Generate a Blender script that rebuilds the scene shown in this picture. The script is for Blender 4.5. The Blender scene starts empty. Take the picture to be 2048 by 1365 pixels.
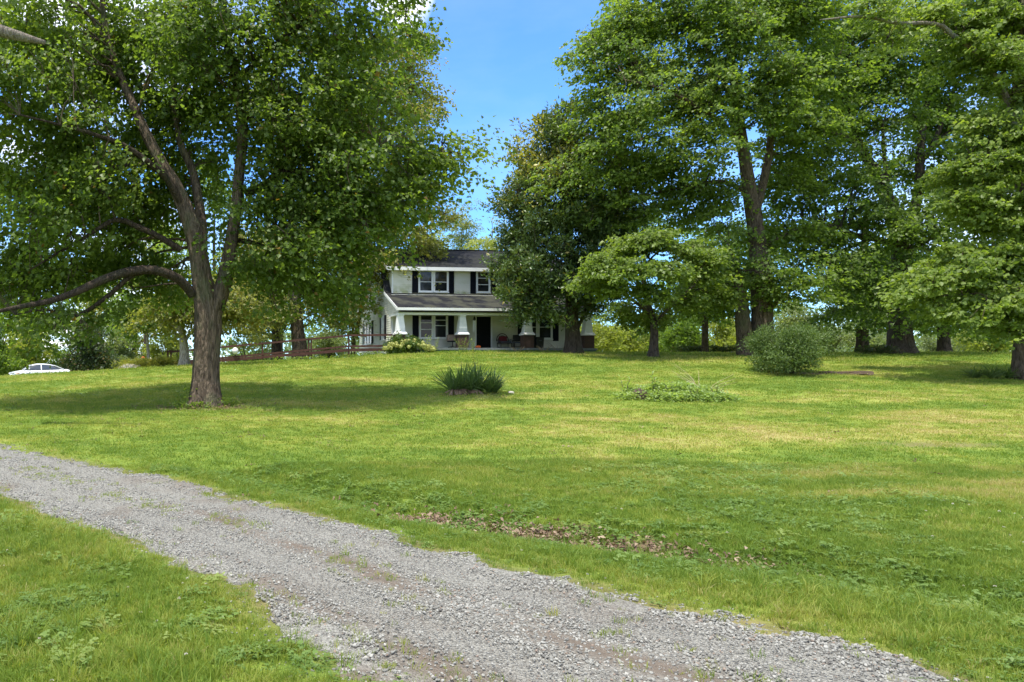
import bpy, bmesh, math, random
import numpy as np
from mathutils import Vector, Matrix

SC = bpy.context.scene
COL = SC.collection
rad = math.radians

# ------------------------------------------------------------------ camera
EYE = 1.9
F = 1500.0            # focal length in photo pixels (photo is 2048 wide)
PX0, PY0 = 600.0, 735.0   # principal point of the (shifted, level) lens
cam_d = bpy.data.cameras.new('camera')
cam = bpy.data.objects.new('camera', cam_d)
COL.objects.link(cam)
cam.location = (0, 0, EYE)
cam.rotation_euler = (rad(90), 0, 0)
cam_d.sensor_fit = 'HORIZONTAL'
cam_d.sensor_width = 36
cam_d.lens = F / 2048 * 36
cam_d.shift_x = (1024 - PX0) / 2048
cam_d.shift_y = (PY0 - 682.5) / 2048
cam_d.clip_start = 0.1
cam_d.clip_end = 6000
SC.camera = cam

# ------------------------------------------------------------------ sun, sky, exposure
SUN_DIR = Vector((-0.20, -0.24, 0.95)).normalized()     # towards the sun
sun_d = bpy.data.lights.new('sun', 'SUN')
sun_d.energy = 2.5
sun_d.angle = rad(0.6)
sun_d.color = (1.0, 0.95, 0.86)
sun = bpy.data.objects.new('sun', sun_d)
COL.objects.link(sun)
sun.location = (-20, -15, 60)
sun.rotation_euler = (-SUN_DIR).to_track_quat('-Z', 'Y').to_euler()

world = bpy.data.worlds.new('World')
SC.world = world
world.use_nodes = True
wn = world.node_tree.nodes
wl = world.node_tree.links
for n in list(wn):
    wn.remove(n)
sky = wn.new('ShaderNodeTexSky')
sky.sky_type = 'NISHITA'
sky.sun_disc = False
sky.sun_elevation = math.asin(SUN_DIR.z)
sky.sun_rotation = math.atan2(SUN_DIR.x, SUN_DIR.y)
sky.air_density = 1.0
sky.dust_density = 0.35
sky.ozone_density = 2.2
tc = wn.new('ShaderNodeTexCoord')
# clouds: project the direction onto a flat deck, then fractal noise
sep = wn.new('ShaderNodeSeparateXYZ')
wl.new(tc.outputs['Generated'], sep.inputs[0])
def wmath(op, a, b=None, clamp=False):
    n = wn.new('ShaderNodeMath')
    n.operation = op
    n.use_clamp = clamp
    for i, v in enumerate((a, b)):
        if v is None:
            continue
        if isinstance(v, (int, float)):
            n.inputs[i].default_value = v
        else:
            wl.new(v, n.inputs[i])
    return n.outputs[0]
zc = wmath('MAXIMUM', wmath('ADD', sep.outputs['Z'], 0.10), 0.03)
comb = wn.new('ShaderNodeCombineXYZ')
wl.new(wmath('DIVIDE', sep.outputs['X'], zc), comb.inputs[0])
wl.new(wmath('DIVIDE', sep.outputs['Y'], zc), comb.inputs[1])
comb.inputs[2].default_value = 3.7
nz = wn.new('ShaderNodeTexNoise')
nz.inputs['Scale'].default_value = 0.85
nz.inputs['Detail'].default_value = 7
nz.inputs['Roughness'].default_value = 0.55
wl.new(comb.outputs[0], nz.inputs['Vector'])
cr = wn.new('ShaderNodeValToRGB')
cr.color_ramp.elements[0].position = 0.44  # heavier cloud cover out of view, added for soft fill light
cr.color_ramp.elements[1].position = 0.57
wl.new(nz.outputs['Fac'], cr.inputs['Fac'])
hor = wn.new('ShaderNodeValToRGB')        # whitish bank low over the horizon
hor.color_ramp.elements[0].position = 0.0
hor.color_ramp.elements[0].color = (0.45, 0.45, 0.45, 1)
hor.color_ramp.elements[1].position = 0.20
hor.color_ramp.elements[1].color = (0, 0, 0, 1)
wl.new(sep.outputs['Z'], hor.inputs['Fac'])
cl = wmath('MAXIMUM', cr.outputs['Color'], hor.outputs['Color'], True)
# clear blue opening above the house
dp = wn.new('ShaderNodeVectorMath'); dp.operation = 'DOT_PRODUCT'
wl.new(tc.outputs['Generated'], dp.inputs[0])
dp.inputs[1].default_value = Vector((0.27, 1.0, 0.26)).normalized()
opn = wn.new('ShaderNodeMapRange'); opn.interpolation_type = 'SMOOTHSTEP'
opn.inputs['From Min'].default_value = 0.84; opn.inputs['From Max'].default_value = 0.955
opn.inputs['To Min'].default_value = 1.0; opn.inputs['To Max'].default_value = 0.06
wl.new(dp.outputs['Value'], opn.inputs['Value'])
cl = wmath('MULTIPLY', cl, opn.outputs[0])
def puff(direction, c0, c1, amount, scale):
    # a small cloud of its own: a soft spot on the sky broken up by noise
    global cl
    v = wn.new('ShaderNodeVectorMath'); v.operation = 'DOT_PRODUCT'
    wl.new(tc.outputs['Generated'], v.inputs[0]); v.inputs[1].default_value = Vector(direction).normalized()
    q = wn.new('ShaderNodeTexNoise'); q.inputs['Scale'].default_value = scale; q.inputs['Detail'].default_value = 6
    wl.new(tc.outputs['Generated'], q.inputs['Vector'])
    s_ = wmath('ADD', v.outputs['Value'], wmath('MULTIPLY', wmath('SUBTRACT', q.outputs['Fac'], 0.5), (c1-c0)*3.0))
    m_ = wn.new('ShaderNodeMapRange'); m_.interpolation_type = 'SMOOTHSTEP'
    m_.inputs['From Min'].default_value = c0; m_.inputs['From Max'].default_value = c1
    m_.inputs['To Min'].default_value = 0.0; m_.inputs['To Max'].default_value = amount
    wl.new(s_, m_.inputs['Value'])
    cl = wmath('MAXIMUM', cl, m_.outputs[0])
puff((0.137, 1.0, 0.487), 0.9988, 0.9996, 0.9, 14.0)
mixc = wn.new('ShaderNodeMixRGB')
mixc.inputs['Color2'].default_value = (4.8, 4.8, 4.75, 1)
wl.new(wmath('MULTIPLY', cl, 0.9), mixc.inputs['Fac'])
tint = wn.new('ShaderNodeMixRGB')
tint.blend_type = 'MULTIPLY'
tint.inputs['Fac'].default_value = 1.0
tint.inputs['Color2'].default_value = (0.33, 0.54, 0.80, 1)
wl.new(sky.outputs[0], tint.inputs['Color1'])
wl.new(tint.outputs[0], mixc.inputs['Color1'])
bg = wn.new('ShaderNodeBackground')
bg.inputs['Strength'].default_value = 0.15
wl.new(mixc.outputs[0], bg.inputs['Color'])
wo = wn.new('ShaderNodeOutputWorld')
wl.new(bg.outputs[0], wo.inputs['Surface'])

SC.view_settings.view_transform = 'Standard'
SC.view_settings.look = 'None'
SC.view_settings.exposure = 1.55
SC.view_settings.gamma = 1
SC.view_settings.use_curve_mapping = False
try:
    SC.cycles.max_bounces = 8
    SC.cycles.diffuse_bounces = 5
    SC.cycles.transmission_bounces = 4
    SC.cycles.glossy_bounces = 2
    SC.cycles.sample_clamp_indirect = 6
except Exception:
    pass

# ------------------------------------------------------------------ small helpers
def at(px, py, Y):
    """photo pixel at depth Y -> world point"""
    return Vector(((px - PX0) * Y / F, Y, EYE + (PY0 - py) * Y / F))

def tag(o, label=None, cat=None, group=None, kind=None):
    if label: o['label'] = label
    if cat: o['category'] = cat
    if group: o['group'] = group
    if kind: o['kind'] = kind
    return o

def empty(name, loc, rz=0.0):
    o = bpy.data.objects.new(name, None)
    o.empty_display_size = 0.2
    COL.objects.link(o)
    o.location = loc
    o.rotation_euler = (0, 0, rz)
    return o

def copy_tree(o, parent=None):
    c = o.copy()
    COL.objects.link(c)
    if parent is not None:
        c.parent = parent
    for ch in list(o.children):
        copy_tree(ch, c)
    return c

def link(name, me, parent=None, loc=None):
    o = bpy.data.objects.new(name, me)
    COL.objects.link(o)
    if parent is not None:
        o.parent = parent
    if loc is not None:
        o.location = loc
    return o

def np_mesh(name, verts, quads=None, tris=None, mat=None, smooth=False):
    verts = np.asarray(verts, dtype=np.float32)
    me = bpy.data.meshes.new(name)
    parts, starts, tot, off = [], [], [], 0
    for fa, k in ((quads, 4), (tris, 3)):
        if fa is not None and len(fa):
            fa = np.asarray(fa, dtype=np.int32)
            parts.append(fa.ravel())
            starts.append(off + np.arange(len(fa), dtype=np.int32) * k)
            off += len(fa) * k
    loops = np.concatenate(parts)
    st = np.concatenate(starts)
    me.vertices.add(len(verts))
    me.vertices.foreach_set('co', verts.ravel())
    me.loops.add(len(loops))
    me.loops.foreach_set('vertex_index', loops)
    me.polygons.add(len(st))
    me.polygons.foreach_set('loop_start', st)
    if smooth:
        me.polygons.foreach_set('use_smooth', np.ones(len(st), dtype=bool))
    me.update(calc_edges=True)
    if mat:
        me.materials.append(mat)
    return me

class MB:
    """collects simple solids into one mesh"""
    def __init__(s):
        s.v, s.f = [], []
    def add(s, vs, fs):
        b = len(s.v)
        s.v += [tuple(v) for v in vs]
        s.f += [tuple(b + i for i in f) for f in fs]
    def box(s, a, b):
        x0, y0, z0 = a; x1, y1, z1 = b
        s.add([(x0,y0,z0),(x1,y0,z0),(x1,y1,z0),(x0,y1,z0),(x0,y0,z1),(x1,y0,z1),(x1,y1,z1),(x0,y1,z1)],
              [(0,3,2,1),(4,5,6,7),(0,1,5,4),(1,2,6,5),(2,3,7,6),(3,0,4,7)])
    def frustum(s, cx, cy, z0, z1, w0, w1, d0=None, d1=None):
        d0 = d0 or w0; d1 = d1 or w1
        vs = []
        for z, w, d in ((z0,w0,d0),(z1,w1,d1)):
            vs += [(cx-w/2,cy-d/2,z),(cx+w/2,cy-d/2,z),(cx+w/2,cy+d/2,z),(cx-w/2,cy+d/2,z)]
        s.add(vs, [(0,3,2,1),(4,5,6,7),(0,1,5,4),(1,2,6,5),(2,3,7,6),(3,0,4,7)])
    def bar(s, p, q, w, h):
        p = Vector(p); q = Vector(q)
        d = (q - p).normalized()
        up = Vector((0,0,1)) if abs(d.z) < 0.9 else Vector((1,0,0))
        a = d.cross(up).normalized() * (w/2)
        b = a.cross(d).normalized() * (h/2)
        s.add([p-a-b, p+a-b, p+a+b, p-a+b, q-a-b, q+a-b, q+a+b, q-a+b],
              [(0,3,2,1),(4,5,6,7),(0,1,5,4),(1,2,6,5),(2,3,7,6),(3,0,4,7)])
    def tube(s, pts, radii, n=8, cap=True):
        pts = [Vector(p) for p in pts]
        if not hasattr(radii, '__len__'): radii = [radii]*len(pts)
        base = len(s.v)
        prev = None
        for i, p in enumerate(pts):
            d = (pts[min(i+1,len(pts)-1)] - pts[max(i-1,0)]).normalized()
            if prev is None:
                a = d.orthogonal().normalized()
            else:
                a = (prev - d*prev.dot(d)).normalized()
            prev = a
            b = d.cross(a)
            for k in range(n):
                t = 2*math.pi*k/n
                s.v.append(tuple(p + (a*math.cos(t)+b*math.sin(t))*radii[i]))
        for i in range(len(pts)-1):
            for k in range(n):
                a0 = base+i*n+k; a1 = base+i*n+(k+1)%n
                s.f.append((a0, a1, a1+n, a0+n))
        if cap:
            s.f.append(tuple(base+n-1-k for k in range(n)))
            e = base+(len(pts)-1)*n
            s.f.append(tuple(e+k for k in range(n)))
    def lathe(s, c, prof, n=16):
        """prof: (radius, z) from bottom to top round centre c"""
        base = len(s.v)
        for r, z in prof:
            for k in range(n):
                t = 2*math.pi*k/n
                s.v.append((c[0]+r*math.cos(t), c[1]+r*math.sin(t), c[2]+z))
        for i in range(len(prof)-1):
            for k in range(n):
                a0 = base+i*n+k; a1 = base+i*n+(k+1)%n
                s.f.append((a0, a1, a1+n, a0+n))
        s.f.append(tuple(base+n-1-k for k in range(n)))
        e = base+(len(prof)-1)*n
        s.f.append(tuple(e+k for k in range(n)))
    def mesh(s, name, mat, smooth=False):
        me = bpy.data.meshes.new(name)
        me.from_pydata(s.v, [], s.f)
        if smooth:
            for p in me.polygons: p.use_smooth = True
        me.update()
        if mat: me.materials.append(mat)
        return me
    def build(s, name, mat, parent=None, smooth=False, loc=None):
        return link(name, s.mesh(name, mat, smooth), parent, loc)

# value noise ---------------------------------------------------------------
_perm = np.random.RandomState(7).permutation(256).astype(np.int64)
_perm = np.concatenate([_perm]*4)
_vals = np.random.RandomState(11).rand(256)
def vnoise(x, y, z=None):
    x = np.asarray(x, float); y = np.asarray(y, float)
    z = np.zeros_like(x) if z is None else np.asarray(z, float) + np.zeros_like(x)
    xi, yi, zi = np.floor(x).astype(np.int64), np.floor(y).astype(np.int64), np.floor(z).astype(np.int64)
    u, v, w = x-xi, y-yi, z-zi
    u, v, w = (t*t*(3-2*t) for t in (u, v, w))
    def g(a, b, c):
        return _vals[_perm[_perm[_perm[(xi+a) & 255] + ((yi+b) & 255)] + ((zi+c) & 255)]]
    def lerp(a, b, t): return a+(b-a)*t
    r = []
    for c in (0, 1):
        r.append(lerp(lerp(g(0,0,c), g(1,0,c), u), lerp(g(0,1,c), g(1,1,c), u), v))
    return lerp(r[0], r[1], w)
def fbm(x, y, z=None, o=4):
    t = 0; a = 1.0; s = 0
    for i in range(o):
        t = t + a*vnoise(np.asarray(x)*2**i+17.3*i, np.asarray(y)*2**i+5.1*i, None if z is None else np.asarray(z)*2**i)
        s += a; a *= 0.5
    return t/s
def sstep(a, b, x):
    t = np.clip((np.asarray(x, float)-a)/(b-a), 0, 1)
    return t*t*(3-2*t)

# ------------------------------------------------------------------ materials
def mat_base(name):
    m = bpy.data.materials.new(name)
    m.use_nodes = True
    nt = m.node_tree
    for n in list(nt.nodes): nt.nodes.remove(n)
    out = nt.nodes.new('ShaderNodeOutputMaterial')
    b = nt.nodes.new('ShaderNodeBsdfPrincipled')
    nt.links.new(b.outputs[0], out.inputs['Surface'])
    return m, nt, b, out

def simple(name, color, rough=0.6, metal=0.0, spec=0.5, var=0.0, scale=6.0, bump=0.0, bscale=None, dark=None):
    """one colour with noise variation and optional bump"""
    m, nt, b, out = mat_base(name)
    b.inputs['Roughness'].default_value = rough
    b.inputs['Metallic'].default_value = metal
    b.inputs['Specular IOR Level'].default_value = spec
    b.inputs['Base Color'].default_value = (*color, 1)
    if var > 0 or bump > 0:
        tcn = nt.nodes.new('ShaderNodeTexCoord')
        n = nt.nodes.new('ShaderNodeTexNoise')
        n.inputs['Scale'].default_value = scale
        n.inputs['Detail'].default_value = 6
        nt.links.new(tcn.outputs['Object'], n.inputs['Vector'])
        if var > 0:
            r = nt.nodes.new('ShaderNodeValToRGB')
            d = dark or tuple(c*(1-var) for c in color)
            r.color_ramp.elements[0].position = 0.3
            r.color_ramp.elements[0].color = (*d, 1)
            r.color_ramp.elements[1].position = 0.7
            r.color_ramp.elements[1].color = (*[min(1, c*(1+var*0.4)) for c in color], 1)
            nt.links.new(n.outputs['Fac'], r.inputs['Fac'])
            nt.links.new(r.outputs[0], b.inputs['Base Color'])
        if bump > 0:
            n2 = nt.nodes.new('ShaderNodeTexNoise')
            n2.inputs['Scale'].default_value = bscale or scale*3
            n2.inputs['Detail'].default_value = 6
            nt.links.new(tcn.outputs['Object'], n2.inputs['Vector'])
            bp = nt.nodes.new('ShaderNodeBump')
            bp.inputs['Strength'].default_value = bump
            bp.inputs['Distance'].default_value = 0.03
            nt.links.new(n2.outputs['Fac'], bp.inputs['Height'])
            nt.links.new(bp.outputs[0], b.inputs['Normal'])
    return m

def leaf_mat(name, dark, light, trans=0.35, tcol=None, rough=0.45, spec=0.35, accent=None, accent_amt=0.0, nscale=0.25):
    """leaf: per-leaf random colour, patches of hue, some light passing through"""
    m, nt, b, out = mat_base(name)
    N, L = nt.nodes.new, nt.links.new
    geo = N('ShaderNodeNewGeometry')
    tcn = N('ShaderNodeTexCoord')
    no = N('ShaderNodeTexNoise'); no.inputs['Scale'].default_value = nscale; no.inputs['Detail'].default_value = 3
    L(tcn.outputs['Object'], no.inputs['Vector'])
    ad = N('ShaderNodeMath'); ad.operation = 'MULTIPLY_ADD'
    L(geo.outputs['Random Per Island'], ad.inputs[0]); ad.inputs[1].default_value = 0.55
    ms = N('ShaderNodeMath'); ms.operation = 'MULTIPLY_ADD'
    L(no.outputs['Fac'], ms.inputs[0]); ms.inputs[1].default_value = 1.6; ms.inputs[2].default_value = -0.57
    L(ms.outputs[0], ad.inputs[2])
    mx = N('ShaderNodeMixRGB')
    mx.inputs['Color1'].default_value = (*dark, 1); mx.inputs['Color2'].default_value = (*light, 1)
    mx.use_clamp = True
    cl_ = N('ShaderNodeClamp'); L(ad.outputs[0], cl_.inputs[0])
    L(cl_.outputs[0], mx.inputs['Fac'])
    col = mx.outputs[0]
    if accent:
        gt = N('ShaderNodeMath'); gt.operation = 'LESS_THAN'
        wv = N('ShaderNodeMath'); wv.operation = 'FRACT'
        mu = N('ShaderNodeMath'); mu.operation = 'MULTIPLY'; mu.inputs[1].default_value = 37.7
        L(geo.outputs['Random Per Island'], mu.inputs[0]); L(mu.outputs[0], wv.inputs[0])
        L(wv.outputs[0], gt.inputs[0]); gt.inputs[1].default_value = accent_amt
        m2 = N('ShaderNodeMixRGB'); L(gt.outputs[0], m2.inputs['Fac']); L(col, m2.inputs['Color1'])
        m2.inputs['Color2'].default_value = (*accent, 1)
        col = m2.outputs[0]
    L(col, b.inputs['Base Color'])
    b.inputs['Roughness'].default_value = rough
    b.inputs['Specular IOR Level'].default_value = spec
    tr = N('ShaderNodeBsdfTranslucent')
    tm = N('ShaderNodeMixRGB'); tm.blend_type = 'MULTIPLY'; tm.inputs['Fac'].default_value = 1
    L(col, tm.inputs['Color1'])
    tm.inputs['Color2'].default_value = (*(tcol or (2.0, 2.05, 0.8)), 1)
    L(tm.outputs[0], tr.inputs['Color'])
    sh = N('ShaderNodeMixShader'); sh.inputs['Fac'].default_value = trans
    L(b.outputs[0], sh.inputs[1]); L(tr.outputs[0], sh.inputs[2])
    L(sh.outputs[0], out.inputs['Surface'])
    return m

def bark_mat(name, dark, light, scale=5.0, moss=None, moss_amt=0.0):
    m, nt, b, out = mat_base(name)
    N, L = nt.nodes.new, nt.links.new
    tcn = N('ShaderNodeTexCoord')
    mp = N('ShaderNodeMapping'); mp.inputs['Scale'].default_value = (1, 1, 0.26)
    L(tcn.outputs['Object'], mp.inputs['Vector'])
    n = N('ShaderNodeTexNoise'); n.inputs['Scale'].default_value = scale*2.2; n.inputs['Detail'].default_value = 8; n.inputs['Roughness'].default_value = 0.65
    L(mp.outputs[0], n.inputs['Vector'])
    v = N('ShaderNodeTexVoronoi'); v.feature = 'DISTANCE_TO_EDGE'; v.inputs['Scale'].default_value = scale*2.5
    L(mp.outputs[0], v.inputs['Vector'])
    r = N('ShaderNodeValToRGB')
    r.color_ramp.elements[0].position = 0.28; r.color_ramp.elements[0].color = (*dark, 1)
    r.color_ramp.elements[1].position = 0.57; r.color_ramp.elements[1].color = (*light, 1)
    L(n.outputs['Fac'], r.inputs['Fac'])
    col = r.outputs[0]
    n3 = N('ShaderNodeTexNoise'); n3.inputs['Scale'].default_value = 1.3; n3.inputs['Detail'].default_value = 5
    L(tcn.outputs['Object'], n3.inputs['Vector'])
    if moss:
        r3 = N('ShaderNodeValToRGB'); r3.color_ramp.elements[0].position = 0.52; r3.color_ramp.elements[1].position = 0.66
        L(n3.outputs['Fac'], r3.inputs['Fac'])
        mm = N('ShaderNodeMath'); mm.operation = 'MULTIPLY'; mm.inputs[1].default_value = moss_amt
        L(r3.outputs[0], mm.inputs[0])
        mx = N('ShaderNodeMixRGB'); L(mm.outputs[0], mx.inputs['Fac']); L(col, mx.inputs['Color1'])
        mx.inputs['Color2'].default_value = (*moss, 1)
        col = mx.outputs[0]
    L(col, b.inputs['Base Color'])
    b.inputs['Roughness'].default_value = 0.95
    b.inputs['Specular IOR Level'].default_value = 0.15
    bp = N('ShaderNodeBump'); bp.inputs['Strength'].default_value = 1.0; bp.inputs['Distance'].default_value = 0.09
    mn = N('ShaderNodeMath'); mn.operation = 'ADD'
    L(n.outputs['Fac'], mn.inputs[0]); L(v.outputs['Distance'], mn.inputs[1])
    L(mn.outputs[0], bp.inputs['Height']); L(bp.outputs[0], b.inputs['Normal'])
    return m

M = {}
M['siding'] = simple('white_siding', (0.68, 0.66, 0.56), 0.55, var=0.10, scale=1.2, dark=(0.50, 0.50, 0.43))
M['trim'] = simple('white_trim', (0.74, 0.74, 0.71), 0.5, var=0.08, scale=2.0)
M['column'] = simple('white_column_paint', (0.74, 0.74, 0.71), 0.5, var=0.10, scale=3.0)
M['shutter'] = simple('navy_black_shutter', (0.006, 0.007, 0.012), 0.8, spec=0.15, var=0.2)
M['door'] = simple('black_door', (0.004, 0.006, 0.006), 0.7, spec=0.15, var=0.2)
M['fascia'] = M['trim']
M['red_wood'] = simple('red_stained_wood', (0.066, 0.021, 0.011), 0.75, var=0.35, scale=5, bump=0.2)
M['green_skirt'] = simple('green_porch_skirt', (0.025, 0.10, 0.075), 0.7, var=0.3)
M['porch_floor'] = simple('grey_porch_floor', (0.16, 0.18, 0.17), 0.7, var=0.25)
M['concrete'] = simple('grey_concrete', (0.28, 0.27, 0.25), 0.9, var=0.25, bump=0.3)
M['ceiling'] = simple('porch_ceiling_paint', (0.55, 0.56, 0.50), 0.6)
M['black'] = simple('black_plastic', (0.012, 0.012, 0.013), 0.5)
M['dark_metal'] = simple('dark_metal', (0.03, 0.028, 0.025), 0.45, metal=0.6)
M['rust'] = simple('rusty_metal', (0.16, 0.055, 0.028), 0.85, var=0.5, scale=12)
M['pumpkin'] = simple('pumpkin_orange', (0.75, 0.13, 0.015), 0.45, var=0.2)
M['cushion'] = simple('red_cushion', (0.15, 0.012, 0.018), 0.85, var=0.3)
M['wicker'] = simple('brown_wicker', (0.05, 0.030, 0.02), 0.7, var=0.4, scale=30)
M['cardboard'] = simple('tan_cardboard', (0.32, 0.23, 0.17), 0.85, var=0.2)
M['grey_cloth'] = simple('grey_blue_cloth', (0.10, 0.11, 0.14), 0.9, var=0.3)
M['white_plastic'] = simple('white_plastic', (0.75, 0.75, 0.73), 0.4)
M['planter'] = simple('grey_green_planter', (0.10, 0.12, 0.10), 0.7, var=0.2)
M['stone'] = simple('pale_stone', (0.42, 0.38, 0.32), 0.9, var=0.4, bump=0.4)
M['brown_stone'] = simple('brown_stone', (0.075, 0.045, 0.035), 0.95, var=0.5, scale=9, bump=0.6)
M['car_paint'] = simple('white_car_paint', (0.78, 0.79, 0.80), 0.18, spec=0.6)
M['tyre'] = simple('black_rubber', (0.02, 0.02, 0.02), 0.8)
M['rim'] = simple('silver_rim', (0.5, 0.5, 0.52), 0.3, metal=0.9)
M['lamp_glass'] = simple('headlight_glass', (0.35, 0.37, 0.40), 0.08, spec=0.8)
M['amber'] = simple('amber_glass', (0.5, 0.14, 0.02), 0.2)
M['deadwood'] = simple('grey_deadwood', (0.30, 0.24, 0.17), 0.9, var=0.4, scale=10)
M['dry_stalk'] = simple('dry_straw', (0.40, 0.32, 0.18), 0.9, var=0.3)
M['mulch'] = simple('brown_mulch', (0.075, 0.048, 0.026), 0.95, var=0.5, scale=8, bump=0.8, bscale=25)

# glass: dark interior, mirror-ish skin
def glass_mat():
    m, nt, b, out = mat_base('window_glass')
    N, L = nt.nodes.new, nt.links.new
    tcn = N('ShaderNodeTexCoord')
    n = N('ShaderNodeTexNoise'); n.inputs['Scale'].default_value = 1.4
    L(tcn.outputs['Object'], n.inputs['Vector'])
    r = N('ShaderNodeValToRGB')
    r.color_ramp.elements[0].position = 0.35; r.color_ramp.elements[0].color = (0.006, 0.007, 0.008, 1)
    r.color_ramp.elements[1].position = 0.75; r.color_ramp.elements[1].color = (0.035, 0.038, 0.038, 1)
    L(n.outputs['Fac'], r.inputs['Fac']); L(r.outputs[0], b.inputs['Base Color'])
    b.inputs['Roughness'].default_value = 0.04
    b.inputs['Specular IOR Level'].default_value = 0.3
    return m
M['glass'] = glass_mat()
M['glass_tan_reflect'] = simple('window_glass_tan_reflection', (0.060, 0.050, 0.034), 0.06, spec=0.4, var=0.6, scale=2.5, dark=(0.012, 0.012, 0.010))  # tan reflection of the upper panes upstairs, painted into the glass colour
M['car_glass'] = simple('car_glass', (0.03, 0.04, 0.05), 0.03, spec=1.0)

def shingle_mat(name, moss_amt):
    m, nt, b, out = mat_base(name)
    N, L = nt.nodes.new, nt.links.new
    tcn = N('ShaderNodeTexCoord')
    br = N('ShaderNodeTexBrick')
    br.inputs['Scale'].default_value = 1.0
    br.inputs['Brick Width'].default_value = 0.30
    br.inputs['Row Height'].default_value = 0.13
    br.inputs['Mortar Size'].default_value = 0.008
    br.inputs['Color1'].default_value = (0.011, 0.0115, 0.0135, 1)
    br.inputs['Color2'].default_value = (0.021, 0.0215, 0.0245, 1)
    br.inputs['Mortar'].default_value = (0.02, 0.02, 0.022, 1)
    mp = N('ShaderNodeMapping')
    L(tcn.outputs['Object'], mp.inputs['Vector'])
    L(mp.outputs[0], br.inputs['Vector'])
    n = N('ShaderNodeTexNoise'); n.inputs['Scale'].default_value = 0.8; n.inputs['Detail'].default_value = 8
    L(tcn.outputs['Object'], n.inputs['Vector'])
    r = N('ShaderNodeValToRGB'); r.color_ramp.elements[0].position = 0.44; r.color_ramp.elements[1].position = 0.57
    L(n.outputs['Fac'], r.inputs['Fac'])
    mu = N('ShaderNodeMath'); mu.operation = 'MULTIPLY'; mu.inputs[1].default_value = moss_amt
    L(r.outputs[0], mu.inputs[0])
    mx = N('ShaderNodeMixRGB'); L(mu.outputs[0], mx.inputs['Fac']); L(br.outputs['Color'], mx.inputs['Color1'])
    mx.inputs['Color2'].default_value = (0.050, 0.051, 0.038, 1)
    L(mx.outputs[0], b.inputs['Base Color'])
    b.inputs['Roughness'].default_value = 0.95
    b.inputs['Specular IOR Level'].default_value = 0.12
    return m
M['shingle'] = shingle_mat('charcoal_shingles', 0.30)
M['shingle_moss'] = shingle_mat('mossy_charcoal_shingles', 0.95)

def brick_mat():
    m, nt, b, out = mat_base('red_brown_brick')
    N, L = nt.nodes.new, nt.links.new
    tcn = N('ShaderNodeTexCoord')
    sp = N('ShaderNodeSeparateXYZ'); L(tcn.outputs['Object'], sp.inputs[0])
    ad = N('ShaderNodeMath'); ad.operation = 'ADD'; L(sp.outputs['X'], ad.inputs[0]); L(sp.outputs['Y'], ad.inputs[1])
    cb = N('ShaderNodeCombineXYZ'); L(ad.outputs[0], cb.inputs[0]); L(sp.outputs['Z'], cb.inputs[1])
    br = N('ShaderNodeTexBrick')
    br.inputs['Scale'].default_value = 1.0
    br.inputs['Brick Width'].default_value = 0.21; br.inputs['Row Height'].default_value = 0.075
    br.inputs['Mortar Size'].default_value = 0.008
    br.inputs['Color1'].default_value = (0.075, 0.034, 0.021, 1)
    br.inputs['Color2'].default_value = (0.048, 0.024, 0.016, 1)
    br.inputs['Mortar'].default_value = (0.075, 0.058, 0.045, 1)
    L(cb.outputs[0], br.inputs['Vector'])
    L(br.outputs['Color'], b.inputs['Base Color'])
    b.inputs['Roughness'].default_value = 0.9
    bp = N('ShaderNodeBump'); bp.inputs['Strength'].default_value = 0.5; bp.inputs['Distance'].default_value = 0.01
    iv = N('ShaderNodeMath'); iv.operation = 'SUBTRACT'; iv.inputs[0].default_value = 1; L(br.outputs['Fac'], iv.inputs[1])
    L(iv.outputs[0], bp.inputs['Height']); L(bp.outputs[0], b.inputs['Normal'])
    return m
M['brick'] = brick_mat()

# siding under the dormer carries greenish mildew of its own shape
def mildew_siding():
    m, nt, b, out = mat_base('mildewed_siding')
    N, L = nt.nodes.new, nt.links.new
    tcn = N('ShaderNodeTexCoord')
    n = N('ShaderNodeTexNoise'); n.inputs['Scale'].default_value = 1.6; n.inputs['Detail'].default_value = 8
    L(tcn.outputs['Object'], n.inputs['Vector'])
    sp = N('ShaderNodeSeparateXYZ'); L(tcn.outputs['Object'], sp.inputs[0])
    mr = N('ShaderNodeMapRange'); mr.inputs['From Min'].default_value = 7.15; mr.inputs['From Max'].default_value = 8.2
    mr.inputs['To Min'].default_value = 0.95; mr.inputs['To Max'].default_value = 0.0
    L(sp.outputs['Z'], mr.inputs['Value'])
    r = N('ShaderNodeValToRGB'); r.color_ramp.elements[0].position = 0.42; r.color_ramp.elements[1].position = 0.57
    L(n.outputs['Fac'], r.inputs['Fac'])
    mu = N('ShaderNodeMath'); mu.operation = 'MULTIPLY'; L(mr.outputs[0], mu.inputs[0]); L(r.outputs[0], mu.inputs[1])
    mx = N('ShaderNodeMixRGB'); L(mu.outputs[0], mx.inputs['Fac'])
    mx.inputs['Color1'].default_value = (0.68, 0.66, 0.56, 1); mx.inputs['Color2'].default_value = (0.36, 0.38, 0.17, 1)
    L(mx.outputs[0], b.inputs['Base Color'])
    b.inputs['Roughness'].default_value = 0.55
    return m
M['siding_mildew'] = mildew_siding()

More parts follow.
